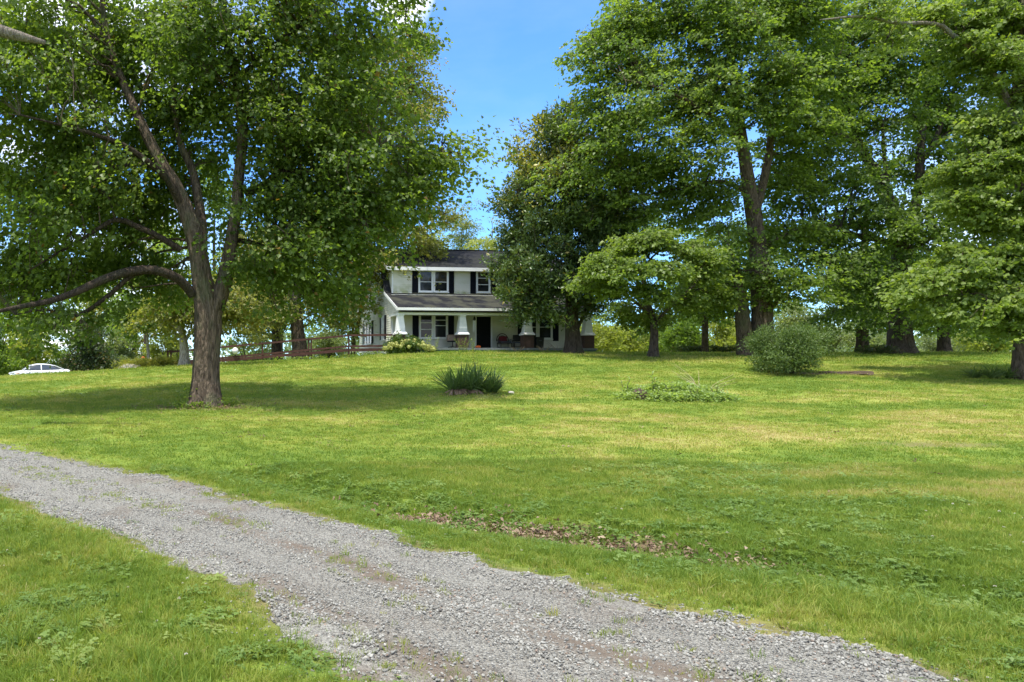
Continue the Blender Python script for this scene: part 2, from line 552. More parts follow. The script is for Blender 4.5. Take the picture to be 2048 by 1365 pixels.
M['bark'] = bark_mat('maple_bark', (0.016, 0.011, 0.008), (0.150, 0.112, 0.078), 5.0, (0.10, 0.11, 0.055), 0.6)
M['bark_dark'] = bark_mat('dark_maple_bark', (0.014, 0.010, 0.008), (0.095, 0.074, 0.056), 5.0, (0.07, 0.08, 0.045), 0.5)
M['bark_pale'] = bark_mat('pale_bark', (0.16, 0.13, 0.10), (0.40, 0.36, 0.30), 7.0, (0.22, 0.24, 0.17), 0.5)
M['bark_limb'] = bark_mat('shaded_limb_bark', (0.010, 0.008, 0.006), (0.070, 0.052, 0.038), 6.0, (0.05, 0.055, 0.03), 0.4)  # darker than the trunk bark: shade on the limbs put into the colour
M['bark_lichen'] = bark_mat('lichen_bark', (0.055, 0.042, 0.032), (0.24, 0.205, 0.165), 6.0, (0.26, 0.27, 0.21), 0.7)
M['leaf_lime'] = leaf_mat('lime_maple_leaf', (0.078, 0.128, 0.023), (0.205, 0.265, 0.052), 0.46)
M['leaf_far'] = leaf_mat('far_wood_leaf', (0.085, 0.125, 0.060), (0.150, 0.195, 0.095), 0.4, nscale=0.06)  # pale bluish green: haze of distance put into the leaf colour
M['stem'] = simple('green_brown_stem', (0.10, 0.085, 0.045), 0.8, var=0.3)

M['leaf_maple'] = leaf_mat('maple_leaf', (0.055, 0.102, 0.019), (0.145, 0.205, 0.038), 0.54)
M['leaf_maple_lit'] = leaf_mat('sugar_maple_leaf', (0.070, 0.122, 0.022), (0.182, 0.245, 0.047), 0.5)
M['leaf_maple_deep'] = leaf_mat('deep_green_maple_leaf', (0.060, 0.104, 0.020), (0.152, 0.206, 0.040), 0.54, accent=(0.16, 0.10, 0.02), accent_amt=0.006)
M['leaf_hack'] = leaf_mat('yellow_green_leaf', (0.105, 0.125, 0.030), (0.250, 0.250, 0.070), 0.48, accent=(0.22, 0.17, 0.03), accent_amt=0.05)
M['leaf_magnolia'] = leaf_mat('magnolia_leaf', (0.042, 0.078, 0.022), (0.125, 0.172, 0.045), 0.22, rough=0.34, spec=0.4, accent=(0.20, 0.17, 0.03), accent_amt=0.02)
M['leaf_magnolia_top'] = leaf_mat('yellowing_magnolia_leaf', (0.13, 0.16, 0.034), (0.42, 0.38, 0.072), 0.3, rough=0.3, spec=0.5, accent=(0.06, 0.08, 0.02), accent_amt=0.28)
M['leaf_bright'] = leaf_mat('bright_thicket_leaf', (0.130, 0.165, 0.035), (0.280, 0.300, 0.070), 0.48)
M['leaf_pale'] = leaf_mat('pale_thicket_leaf', (0.095, 0.130, 0.055), (0.210, 0.245, 0.110), 0.42)
M['leaf_dark'] = leaf_mat('dark_shrub_leaf', (0.022, 0.042, 0.016), (0.075, 0.105, 0.032), 0.28, accent=(0.13, 0.10, 0.04), accent_amt=0.10)
M['leaf_shrub'] = leaf_mat('grey_green_shrub_leaf', (0.055, 0.095, 0.026), (0.138, 0.192, 0.058), 0.3, spec=.2)
M['leaf_hydrangea'] = leaf_mat('hydrangea_leaf', (0.05, 0.09, 0.02), (0.11, 0.17, 0.03), 0.30)
M['petal'] = leaf_mat('lime_flower', (0.38, 0.40, 0.10), (0.55, 0.56, 0.20), 0.35, tcol=(1.1, 1.1, 0.9))
M['leaf_weed'] = leaf_mat('weed_leaf', (0.150, 0.220, 0.060), (0.290, 0.370, 0.120), 0.35, nscale=1.2)
M['leaf_yucca'] = leaf_mat('yucca_leaf', (0.055, 0.108, 0.028), (0.135, 0.205, 0.052), 0.2, tcol=(1.4, 1.4, 0.9))
M['leaf_litter'] = leaf_mat('dead_leaf', (0.12, 0.07, 0.04), (0.32, 0.22, 0.14), 0.1, tcol=(1, 1, 1), nscale=3)

# ================================================================== TERRAIN
_py = np.array([-400, -60, -10, 0, 8, 12, 16, 20, 25, 30, 34, 40, 44, 48, 52, 60, 66, 80, 120, 200, 400])
_pz = np.array([-1.0, -1.0, -0.1, 0.0, 0.0, 0.03, 0.17, 0.40, 0.75, 1.20, 1.58, 2.28, 2.62, 2.80, 2.83, 2.84, 2.85, 1.8, 0.0, -1.5, -2.0])
_fy = np.arange(-400, 401, 0.5)
_fz = np.interp(_fy, _py, _pz)
_k = np.ones(9)/9
_fz = np.convolve(np.pad(_fz, 4, mode='edge'), _k, mode='valid')

# driveway edges (metres): far edge and near edge, paired
DF = np.array([(-34,46),(-24,34.5),(-16,26.6),(-11,21.3),(-6.5,16.3),(-3.97,14.1),(-2.0,12.2),(-.65,10.6),(.32,9.35),(1.3,8.0),(1.88,6.95),(2.47,6.5),(2.75,5.95),(3.47,5.43),(3.8,4.9),(3.95,4.55),(4.8,3.2),(6.4,0.2),(9.5,-6),(13,-14)])
DN = np.array([(-36,43),(-25,31),(-15.5,22.4),(-9.6,16.4),(-4.52,11.3),(-3.3,9.9),(-2.57,9.13),(-1.49,7.96),(-1.1,7.4),(-.62,6.76),(-.40,6.3),(-.10,5.75),(.10,5.4),(.33,5.0),(.58,4.6),(.86,4.2),(1.7,2.8),(3.0,-.6),(5.6,-7.5),(9,-16)])
def resample(P, n):
    d = np.concatenate([[0], np.cumsum(np.hypot(*np.diff(P, axis=0).T))])
    return d
_t = np.concatenate([[0], np.cumsum(np.hypot(*np.diff((DF+DN)/2, axis=0).T))])
def drive_at(t):
    return (np.stack([np.interp(t, _t, DF[:,0]), np.interp(t, _t, DF[:,1])], -1),
            np.stack([np.interp(t, _t, DN[:,0]), np.interp(t, _t, DN[:,1])], -1))
_poly = np.concatenate([DF, DN[::-1]])
def seg_dist(x, y, P):
    best = np.full(np.shape(x), 1e9)
    for a, b in zip(P[:-1], P[1:]):
        d = b-a; L2 = d@d
        t = np.clip(((x-a[0])*d[0]+(y-a[1])*d[1])/L2, 0, 1)
        best = np.minimum(best, np.hypot(x-a[0]-t*d[0], y-a[1]-t*d[1]))
    return best
def in_poly(x, y, P):
    c = np.zeros(np.shape(x), bool)
    n = len(P)
    for i in range(n):
        x0, y0 = P[i]; x1, y1 = P[(i+1) % n]
        if y0 == y1: continue
        m = ((y0 > y) != (y1 > y)) & (x < (x1-x0)*(y-y0)/(y1-y0)+x0)
        c ^= m
    return c
def drive_sd(x, y):
    """signed distance to the driveway edge, positive on the gravel"""
    x = np.asarray(x, float); y = np.asarray(y, float)
    d = np.minimum(seg_dist(x, y, DF), seg_dist(x, y, DN))
    return np.where(in_poly(x, y, _poly), d, -d)

def rag(x, y):
    return (fbm(x*1.6, y*1.6, o=3)-.5)*.8+(fbm(x*7, y*7, o=2)-.5)*.45
DITCH = np.array([(-9,21.5),(-4,17),(-.7,12.9),(1.6,9.9),(2.9,8.7),(3.8,8.0),(4.9,7.1),(5.9,6.0),(8,3),(11,-2)])
def hgt(x, y):
    x = np.asarray(x, float); y = np.asarray(y, float)
    z = np.interp(y, _fy, _fz)
    # the hill falls away to the left, more so farther back
    k = np.where(y < 45, np.clip(y/45, 0, 1)**2.3, np.clip(y/45, 1, 1.6)**1.6)
    left = np.interp(-x, [-8, -5, -3.3, -.65, 2.45, 5.2, 10.5, 18, 30, 60, 200], [0, .12, .32, .41, .49, .57, .95, 1.40, 2.0, 3.0, 4.0])
    z = z - left*k
    back = np.clip(y-46, 0, 60)
    z = z - sstep(2.0, 9.0, -x)*np.minimum(back*0.075, 1.6)
    z = z + sstep(20, 34, x)*np.interp(y, [0, 20, 34, 46, 60], [0, -.1, -.22, 0.0, 0.0])
    # shallow ditch past the drive, small humps
    dd = seg_dist(x, y, DITCH)
    z = z - 0.17*np.exp(-(dd/0.55)**2)*sstep(22, 12, y)
    z = z + (fbm(x*0.22, y*0.22, o=3)-0.5)*0.22*sstep(3, 14, y)*sstep(70, 40, y)
    z = z + (fbm(x*1.1+9, y*1.1, o=2)-0.5)*0.05*sstep(60, 30, y)
    return z
def h1(x, y): return float(hgt(np.array([x]), np.array([y]))[0])

def dryness(x, y):
    """0 lush .. 1 straw; a property of the turf, used for ground and blades alike"""
    s = fbm(x*0.16+3, y*0.55+8, o=5)          # mowing streaks run across
    p = fbm(x*0.7+40, y*1.1+2, o=4)
    d = 0.55*s+0.45*p
    d = sstep(0.28, 0.80, d)
    d = d*np.interp(y, [0, 8, 10, 14, 20, 30, 45], [.34, .42, .56, .70, .72, .66, .60])
    dd = seg_dist(x, y, DITCH)
    d = d*(1-0.8*np.exp(-(dd/1.5)**2)*sstep(24, 14, y))
    d = d*(1-0.65*np.exp(-(((x+1.5)/5)**2+((y-14.5)/3.2)**2)))      # greener hollow below the big tree
    d = d+0.35*sstep(3, 9, x)*sstep(9, 13, y)*sstep(30, 18, y)*(p-0.25)*1.6
    d = d+(fbm(x*2.4, y*3.2+50, o=3)-.5)*.55
    verge = np.exp(-((drive_sd(x, y)+0.45)/0.4)**2)
    d = d+0.18*verge*(p+.2)
    return np.clip(d, 0, 1)

def axis(parts):
    out = []
    for a, b, st in parts:
        out.append(np.arange(a, b, st))
    return np.concatenate(out)
gx = axis([(-3000,-400,400),(-400,-100,50),(-100,-40,6),(-40,-12,.8),(-12,-5,.32),(-5,7,.13),(7,16,.32),(16,50,.7),(50,100,5),(100,400,50),(400,3001,400)])
gy = axis([(-600,-60,60),(-60,-8,5),(-8,3,.5),(3,14,.12),(14,30,.3),(30,60,.55),(60,100,2.5),(100,400,25),(400,3001,300)])
GX, GY = np.meshgrid(gx, gy)
GZ = hgt(GX.ravel(), GY.ravel())
nx, ny = len(gx), len(gy)
gi = np.arange(nx*ny).reshape(ny, nx)
gq = np.stack([gi[:-1,:-1].ravel(), gi[:-1,1:].ravel(), gi[1:,1:].ravel(), gi[1:,:-1].ravel()], 1)
gv = np.stack([GX.ravel(), GY.ravel(), GZ], 1)

def ground_mat():
    m, nt, b, out = mat_base('lawn_soil_and_turf')
    N, L = nt.nodes.new, nt.links.new
    at_ = N('ShaderNodeAttribute'); at_.attribute_name = 'dry'
    bare = N('ShaderNodeAttribute'); bare.attribute_name = 'bare'
    tcn = N('ShaderNodeTexCoord')
    n1 = N('ShaderNodeTexNoise'); n1.inputs['Scale'].default_value = 9; n1.inputs['Detail'].default_value = 9; n1.inputs['Roughness'].default_value = 0.7
    L(tcn.outputs['Object'], n1.inputs['Vector'])
    n2 = N('ShaderNodeTexNoise'); n2.inputs['Scale'].default_value = 1.1; n2.inputs['Detail'].default_value = 6
    mp = N('ShaderNodeMapping'); mp.inputs['Scale'].default_value = (0.5, 1.4, 1)
    L(tcn.outputs['Object'], mp.inputs['Vector']); L(mp.outputs[0], n2.inputs['Vector'])
    ad = N('ShaderNodeMath'); ad.operation = 'MULTIPLY_ADD'; L(n1.outputs['Fac'], ad.inputs[0]); ad.inputs[1].default_value = 0.9
    s1 = N('ShaderNodeMath'); s1.operation = 'SUBTRACT'; L(at_.outputs['Fac'], s1.inputs[0]); s1.inputs[1].default_value = 0.45
    L(s1.outputs[0], ad.inputs[2])
    a2 = N('ShaderNodeMath'); a2.operation = 'MULTIPLY_ADD'; L(n2.outputs['Fac'], a2.inputs[0]); a2.inputs[1].default_value = 0.5
    s2 = N('ShaderNodeMath'); s2.operation = 'SUBTRACT'; L(ad.outputs[0], s2.inputs[0]); s2.inputs[1].default_value = 0.25
    L(s2.outputs[0], a2.inputs[2])
    r = N('ShaderNodeValToRGB')
    e = r.color_ramp.elements
    e[0].position = 0.0; e[0].color = (0.108, 0.172, 0.027, 1)
    e[1].position = 1.0; e[1].color = (0.34, 0.28, 0.12, 1)
    e.new(0.35).color = (0.182, 0.236, 0.038, 1)
    e.new(0.65).color = (0.265, 0.280, 0.064, 1)
    L(a2.outputs[0], r.inputs['Fac'])
    soil = N('ShaderNodeValToRGB')
    soil.color_ramp.elements[0].color = (0.07, 0.045, 0.028, 1); soil.color_ramp.elements[1].color = (0.22, 0.15, 0.10, 1)
    L(n1.outputs['Fac'], soil.inputs['Fac'])
    mx = N('ShaderNodeMixRGB'); L(bare.outputs['Fac'], mx.inputs['Fac']); L(r.outputs[0], mx.inputs['Color1']); L(soil.outputs[0], mx.inputs['Color2'])
    L(mx.outputs[0], b.inputs['Base Color'])
    b.inputs['Roughness'].default_value = 0.95
    b.inputs['Specular IOR Level'].default_value = 0.1
    bp = N('ShaderNodeBump'); bp.inputs['Strength'].default_value = 0.9; bp.inputs['Distance'].default_value = 0.06
    n3 = N('ShaderNodeTexNoise'); n3.inputs['Scale'].default_value = 22; n3.inputs['Detail'].default_value = 6
    L(tcn.outputs['Object'], n3.inputs['Vector'])
    L(n3.outputs['Fac'], bp.inputs['Height']); L(bp.outputs[0], b.inputs['Normal'])
    return m
M['ground'] = ground_mat()
# bare spots: under the ditch's litter, round trunks, bed edges
BARE = [(1.6,9.9,.5,.3,.7),(2.6,9.0,1.0,.3,1),(3.5,8.3,.8,.3,1),
        (-3.1,24.6,1.6,.8,.9),(23.3,34.6,1.5,.5,.9),(13.4,25.5,1.2,.4,.5),(5.8,27.1,1.2,.5,.8),(10.6,9.2,.9,.25,.6),(-10.4,31.0,1.2,.5,.6),(9.0,13.8,1.1,.25,.6),(14,16.5,2.0,.3,.6)]
def bareness(x, y):
    b = np.zeros(np.shape(x))
    for cx, cy, rx, ry, a in BARE:
        q = np.sqrt(((x-cx)/rx)**2+((y-cy)/ry)**2)
        b = np.maximum(b, a*sstep(1.3, .5, q+0.8*(fbm(x*4, y*4, o=2)-.5)))
    sdv = drive_sd(x, y)
    b = np.maximum(b, .7*np.exp(-((sdv+.02)/.22)**2)*sstep(20, 12, y))
    return b
gme = np_mesh('ground', gv, quads=gq, mat=M['ground'], smooth=True)
for nm, arr in (('dry', dryness(gv[:,0], gv[:,1])), ('bare', bareness(gv[:,0], gv[:,1]))):
    a = gme.attributes.new(nm, 'FLOAT', 'POINT'); a.data.foreach_set('value', arr.astype(np.float32))
tag(link('ground', gme), kind='structure')

# ---- driveway -------------------------------------------------------------
def drive_mat():
    m, nt, b, out = mat_base('driveway_gravel')
    N, L = nt.nodes.new, nt.links.new
    tcn = N('ShaderNodeTexCoord')
    v = N('ShaderNodeTexVoronoi'); v.inputs['Scale'].default_value = 70
    L(tcn.outputs['Object'], v.inputs['Vector'])
    r = N('ShaderNodeValToRGB'); e = r.color_ramp.elements
    e[0].position = 0.0; e[0].color = (0.11, 0.102, 0.090, 1)
    e[1].position = 1.0; e[1].color = (0.31, 0.30, 0.26, 1)
    e.new(0.5).color = (0.208, 0.202, 0.174, 1)
    sx = N('ShaderNodeSeparateColor'); L(v.outputs['Color'], sx.inputs[0]); L(sx.outputs[0], r.inputs['Fac'])
    dirt = N('ShaderNodeAttribute'); dirt.attribute_name = 'dirt'
    n = N('ShaderNodeTexNoise'); n.inputs['Scale'].default_value = 14; n.inputs['Detail'].default_value = 8
    L(tcn.outputs['Object'], n.inputs['Vector'])
    dr = N('ShaderNodeValToRGB'); dr.color_ramp.elements[0].color = (0.085, 0.065, 0.047, 1); dr.color_ramp.elements[1].color = (0.19, 0.155, 0.12, 1)
    L(n.outputs['Fac'], dr.inputs['Fac'])
    mx = N('ShaderNodeMixRGB'); L(dirt.outputs['Fac'], mx.inputs['Fac']); L(r.outputs[0], mx.inputs['Color1']); L(dr.outputs[0], mx.inputs['Color2'])
    L(mx.outputs[0], b.inputs['Base Color'])
    b.inputs['Roughness'].default_value = 0.95
    b.inputs['Specular IOR Level'].default_value = 0.2
    bp = N('ShaderNodeBump'); bp.inputs['Strength'].default_value = 0.8; bp.inputs['Distance'].default_value = 0.02
    L(v.outputs['Distance'], bp.inputs['Height']); bp.invert = True
    L(bp.outputs[0], b.inputs['Normal'])
    return m
M['drive'] = drive_mat()
def drive_fx(x, y):
    """how far across the drive (0 near edge .. 1 far edge)"""
    a = seg_dist(x, y, DN); b = seg_dist(x, y, DF)
    return a/(a+b+1e-6)
def drive_dirt(x, y):
    f = drive_fx(x, y)
    n = fbm(x*1.3+70, y*1.3, o=4); n2 = fbm(x*3+7, y*3, o=3)
    w1 = np.exp(-((f-.52)/.07)**2)*sstep(.42, .62, n)          # centre line
    w2 = np.exp(-((f-.10)/.10)**2)*sstep(.40, .6, n2)*sstep(9, 5.5, y)   # earth by the near edge
    w3 = sstep(.62, .80, n)*.7
    return np.clip(w1+w2+w3*.7, 0, 1)
tt = np.concatenate([np.arange(0, 25, .6), np.arange(25, 52, .11), np.arange(52, _t[-1], .5)])
ff, nn_ = drive_at(tt)
K = 30
rows = []
ss = np.linspace(-.28, 1.28, K)
for s in ss:
    rows.append(nn_*(1-s)+ff*s)
R = np.stack(rows, 1)                      # (T,K,2)
rx, ry = R[...,0].ravel(), R[...,1].ravel()
sd = drive_sd(rx, ry)+rag(rx, ry)
f_ = drive_fx(rx, ry)
crown = -0.02*(np.exp(-((f_-.27)/.10)**2)+np.exp(-((f_-.76)/.10)**2))
rz = hgt(rx, ry)+np.clip(sd*.16, -.10, .035)+np.where(sd > .2, crown, 0)
ri = np.arange(len(rx)).reshape(len(tt), K)
rq = np.stack([ri[:-1,:-1].ravel(), ri[:-1,1:].ravel(), ri[1:,1:].ravel(), ri[1:,:-1].ravel()], 1)
dme = np_mesh('driveway', np.stack([rx, ry, rz], 1), quads=rq, mat=M['drive'], smooth=True)
a = dme.attributes.new('dirt', 'FLOAT', 'POINT'); a.data.foreach_set('value', drive_dirt(rx, ry).astype(np.float32))
tag(link('driveway', dme), kind='structure')
def drive_z(x, y):
    sd_ = drive_sd(x, y)+rag(x, y)
    return hgt(x, y)+np.clip(sd_*.16, -.10, .035), sd_

# ================================================================== GROUND COVER (instanced tufts)
def stuff_mat(name, ramp, rough=.6, trans=.42, var=.25):
    m, nt, b, out = mat_base(name)
    N, L = nt.nodes.new, nt.links.new
    a = N('ShaderNodeAttribute'); a.attribute_type = 'INSTANCER'; a.attribute_name = 'tint'
    geo = N('ShaderNodeNewGeometry')
    ad = N('ShaderNodeMath'); ad.operation = 'MULTIPLY_ADD'; L(geo.outputs['Random Per Island'], ad.inputs[0]); ad.inputs[1].default_value = var
    s = N('ShaderNodeMath'); s.operation = 'SUBTRACT'; L(a.outputs['Fac'], s.inputs[0]); s.inputs[1].default_value = var/2
    L(s.outputs[0], ad.inputs[2])
    r = N('ShaderNodeValToRGB'); e = r.color_ramp.elements
    e[0].position = ramp[0][0]; e[0].color = (*ramp[0][1], 1)
    e[1].position = ramp[-1][0]; e[1].color = (*ramp[-1][1], 1)
    for p, c in ramp[1:-1]: e.new(p).color = (*c, 1)
    L(ad.outputs[0], r.inputs['Fac'])
    L(r.outputs[0], b.inputs['Base Color'])
    b.inputs['Roughness'].default_value = rough; b.inputs['Specular IOR Level'].default_value = .25
    if trans > 0:
        tr = N('ShaderNodeBsdfTranslucent')
        tm = N('ShaderNodeMixRGB'); tm.blend_type = 'MULTIPLY'; tm.inputs['Fac'].default_value = 1
        L(r.outputs[0], tm.inputs['Color1']); tm.inputs['Color2'].default_value = (1.7, 1.6, .9, 1)
        L(tm.outputs[0], tr.inputs['Color'])
        sh = N('ShaderNodeMixShader'); sh.inputs['Fac'].default_value = trans
        L(b.outputs[0], sh.inputs[1]); L(tr.outputs[0], sh.inputs[2]); L(sh.outputs[0], out.inputs['Surface'])
    return m
GR = [(0, (.118,.196,.028)), (.30, (.192,.256,.040)), (.60, (.272,.298,.062)), (1, (.40,.34,.16))]
M['grass'] = stuff_mat('grass_blades', GR)
M['clover'] = stuff_mat('clover_leaves', [(0, (.095,.165,.035)), (.6, (.170,.255,.065)), (1, (.25,.31,.09))], .5)
M['gravel'] = stuff_mat('gravel_stones', [(0, (.100,.093,.082)), (.45, (.212,.207,.180)), (.8, (.335,.325,.285)), (1, (.22,.17,.13))], .85, 0, .0)
M['litter'] = stuff_mat('dead_leaves', [(0, (.07,.042,.026)), (.5, (.16,.105,.068)), (1, (.33,.25,.17))], .8, .1, .5)

def blades_mesh(name, n, h, spread, w, lean, mat, seed):
    r = np.random.RandomState(seed)
    V, Q, T = [], [], []
    for i in range(n):
        a = r.rand()*6.283; q = spread*math.sqrt(r.rand())
        x, y = q*math.cos(a), q*math.sin(a)
        d = a+r.normal()*.8; hh = h*(.5+.7*r.rand()); ln = lean*(.3+r.rand())*hh
        fx = r.rand()*6.283; sx, sy = math.cos(fx)*w/2, math.sin(fx)*w/2
        b = len(V)
        for t, k in ((0, 1), (.55, .85)):
            cx, cy = x+math.cos(d)*ln*t*t, y+math.sin(d)*ln*t*t
            z = hh*t*(1-.12*t) - (.01 if t == 0 else 0)
            V += [(cx-sx*k, cy-sy*k, z), (cx+sx*k, cy+sy*k, z)]
        V.append((x+math.cos(d)*ln, y+math.sin(d)*ln, hh*(1-.25*lean)))
        Q.append((b, b+1, b+3, b+2)); T.append((b+2, b+3, b+4))
    return np_mesh(name, V, Q, T, mat)
def trefoil_mesh(name, n, h, spread, size, mat, seed, k=3):
    r = np.random.RandomState(seed); V, Q = [], []
    for i in range(n):
        a = r.rand()*6.283; q = spread*math.sqrt(r.rand()); x, y = q*math.cos(a), q*math.sin(a); z = h*(.5+.6*r.rand())
        a0 = r.rand()*6.283; tilt = r.normal()*.3
        for j in range(k):
            t = a0+j*6.283/k; s = size*(.7+.5*r.rand())
            dx, dy = math.cos(t), math.sin(t); px, py = -dy, dx
            b = len(V); dz = tilt*s*math.cos(t)
            V += [(x, y, z), (x+dx*s*.55+px*s*.42, y+dy*s*.55+py*s*.42, z+s*.10+dz*.5), (x+dx*s, y+dy*s, z-s*.05+dz), (x+dx*s*.55-px*s*.42, y+dy*s*.55-py*s*.42, z+s*.10+dz*.5)]
            Q.append((b, b+1, b+2, b+3))
    return np_mesh(name, V, Q, None, mat)
def stone_mesh(name, seed, mat):
    r = random.Random(seed)
    bm = bmesh.new(); bmesh.ops.create_icosphere(bm, subdivisions=1, radius=.5)
    sx, sy, sz = 1, .6+.4*r.random(), .4+.35*r.random()
    for v in bm.verts:
        k = .8+.4*r.random(); v.co = Vector((v.co.x*sx*k, v.co.y*sy*k, v.co.z*sz*k))
    me = bpy.data.meshes.new(name); bm.to_mesh(me); bm.free(); me.materials.append(mat); return me
def deadleaf_mesh(name, seed, mat):
    r = np.random.RandomState(seed); V, Q = [], []
    for i in range(5):
        x, y = r.normal(size=2)*.06; t = r.rand()*6.283; s = .018+.022*r.rand(); dx, dy = math.cos(t)*s, math.sin(t)*s
        b = len(V); c = r.rand()*.02
        V += [(x-dx, y-dy, .012+c), (x+dy*.5, y-dx*.5, .02+c+r.rand()*.025), (x+dx, y+dy, .012+c+r.rand()*.03), (x-dy*.5, y+dx*.5, .02+c+r.rand()*.02)]
        Q.append((b, b+1, b+2, b+3))
    return np_mesh(name, V, Q, None, mat)

def proto_collection(name, meshes):
    c = bpy.data.collections.new(name)
    for i, me in enumerate(meshes):
        o = bpy.data.objects.new('%s_%02d' % (name, i), me); c.objects.link(o)
    return c
def scatter(name, pts, rot, scl, tint, coll, nkind, seed):
    """one object: points carrying rotation, scale and tint; geometry nodes put a tuft on each"""
    r = np.random.RandomState(seed)
    me = bpy.data.meshes.new(name)
    n = len(pts)
    me.vertices.add(n); me.vertices.foreach_set('co', np.asarray(pts, np.float32).ravel())
    def attr(nm, ty, arr, key='value'):
        a = me.attributes.new(nm, ty, 'POINT'); a.data.foreach_set(key, arr)
    attr('rot', 'FLOAT_VECTOR', np.asarray(rot, np.float32).ravel(), 'vector')
    attr('scl', 'FLOAT_VECTOR', np.asarray(scl, np.float32).ravel(), 'vector')
    attr('tint', 'FLOAT', np.asarray(tint, np.float32))
    attr('idx', 'INT', r.randint(0, nkind, n).astype(np.int32))
    o = link(name, me)
    ng = bpy.data.node_groups.new(name+'_scatter', 'GeometryNodeTree')
    ng.interface.new_socket('Geometry', in_out='INPUT', socket_type='NodeSocketGeometry')
    ng.interface.new_socket('Geometry', in_out='OUTPUT', socket_type='NodeSocketGeometry')
    N, L = ng.nodes.new, ng.links.new
    gi_, go = N('NodeGroupInput'), N('NodeGroupOutput')
    ci = N('GeometryNodeCollectionInfo'); ci.inputs['Collection'].default_value = coll
    ci.inputs['Separate Children'].default_value = True; ci.inputs['Reset Children'].default_value = True
    ip = N('GeometryNodeInstanceOnPoints'); ip.inputs['Pick Instance'].default_value = True
    def na(nm, ty):
        a = N('GeometryNodeInputNamedAttribute'); a.data_type = ty; a.inputs['Name'].default_value = nm; return a.outputs['Attribute']
    L(gi_.outputs[0], ip.inputs['Points']); L(ci.outputs[0], ip.inputs['Instance'])
    L(na('idx', 'INT'), ip.inputs['Instance Index'])
    er = N('FunctionNodeEulerToRotation'); L(na('rot', 'FLOAT_VECTOR'), er.inputs[0]); L(er.outputs[0], ip.inputs['Rotation'])
    L(na('scl', 'FLOAT_VECTOR'), ip.inputs['Scale'])
    L(ip.outputs[0], go.inputs[0])
    md = o.modifiers.new('scatter', 'NODES'); md.node_group = ng
    return tag(o, kind='stuff')

def frustum_pts(y0, y1, dens, seed, xpad=.6, power=1.0):
    """random points on the ground the camera can see (and a little beside it), between two depths"""
    r = np.random.RandomState(seed)
    w0 = lambda y: -600/F*y-xpad-.04*y; w1 = lambda y: 1448/F*y+xpad+.04*y
    area = (y1-y0)*((w1(y0)-w0(y0))+(w1(y1)-w0(y1)))/2
    n = int(area*dens)
    y = np.sqrt(y0*y0+r.rand(n)*(y1*y1-y0*y0))
    x = w0(y)+r.rand(n)*(w1(y)-w0(y))
    return x, y, r
def rots(n, r, tilt=.15):
    return np.stack([r.normal(size=n)*tilt, r.normal(size=n)*tilt, r.rand(n)*6.283], 1)
def uni(s, r, zvar=.3):
    return np.stack([s, s, s*(1+zvar*(r.rand(len(s))-.5)*2)], 1)

c_lawn = proto_collection('lawn_tuft', [blades_mesh('lawn_tuft', 18, .058, .07, .0055, .7, M['grass'], i) for i in range(5)])
c_tall = proto_collection('tall_tuft', [blades_mesh('tall_tuft', 20, .24, .06, .008, .75, M['grass'], 20+i) for i in range(5)])
c_far = proto_collection('mown_tuft', [blades_mesh('mown_tuft', 22, .085, .20, .014, .7, M['grass'], 40+i) for i in range(4)])
c_clover = proto_collection('clover_patch', [trefoil_mesh('clover_patch', 9, .055, .09, .028, M['clover'], 60+i) for i in range(4)])
c_weed = proto_collection('broadleaf_weed', [trefoil_mesh('broadleaf_weed', 12, .055, .10, .026, M['clover'], 80+i, 5) for i in range(4)])
c_stone = proto_collection('gravel_stone', [stone_mesh('gravel_stone', i, M['gravel']) for i in range(8)])
c_litter = proto_collection('dead_leaf_pile', [deadleaf_mesh('dead_leaf_pile', i, M['litter']) for i in range(5)])

TREE_SPOTS = []
def lawn_layer(name, y0, y1, dens, seed, coll, nk, smin, smax, sel=None, tshift=0.0, edge=-.02, far=False):
    x, y, r = frustum_pts(y0, y1, dens, seed)
    sdv = drive_sd(x, y)+rag(x, y)
    keep = sdv < edge+r.normal(size=len(x))*.18
    b = bareness(x, y)
    keep &= r.rand(len(x)) > b*.9
    if sel is not None: keep &= sel(x, y, r)
    x, y, sdv = x[keep], y[keep], sdv[keep]
    n = len(x)
    d = dryness(x, y)
    s = smin+(smax-smin)*r.rand(n)
    s = s*(1-.35*sstep(-.5, 0.05, sdv))
    t = np.clip(d+r.normal(size=n)*.20+tshift, 0, 1)
    z = hgt(x, y)-.004
    sc_ = uni(s, r)
    if y0 >= 14: sc_[:,2] *= .55
    return scatter(name, np.stack([x, y, z], 1), rots(n, r), sc_, t, coll, nk, seed)

near_side = lambda x, y: (drive_sd(x, y) < 0) & (seg_dist(x, y, DN) < seg_dist(x, y, DF))
lawn_layer('lawn_grass', 3.9, 8.5, 560, 101, c_lawn, 5, .7, 1.25)
lawn_layer('lawn_grass', 8.5, 14, 260, 102, c_lawn, 5, .9, 1.5)
lawn_layer('lawn_grass', 14, 24, 60, 103, c_far, 4, .7, 1.15)
lawn_layer('lawn_grass', 24, 38, 34, 104, c_far, 4, .9, 1.4)
lawn_layer('lawn_grass', 38, 62, 15, 105, c_far, 4, 1.2, 2.0)
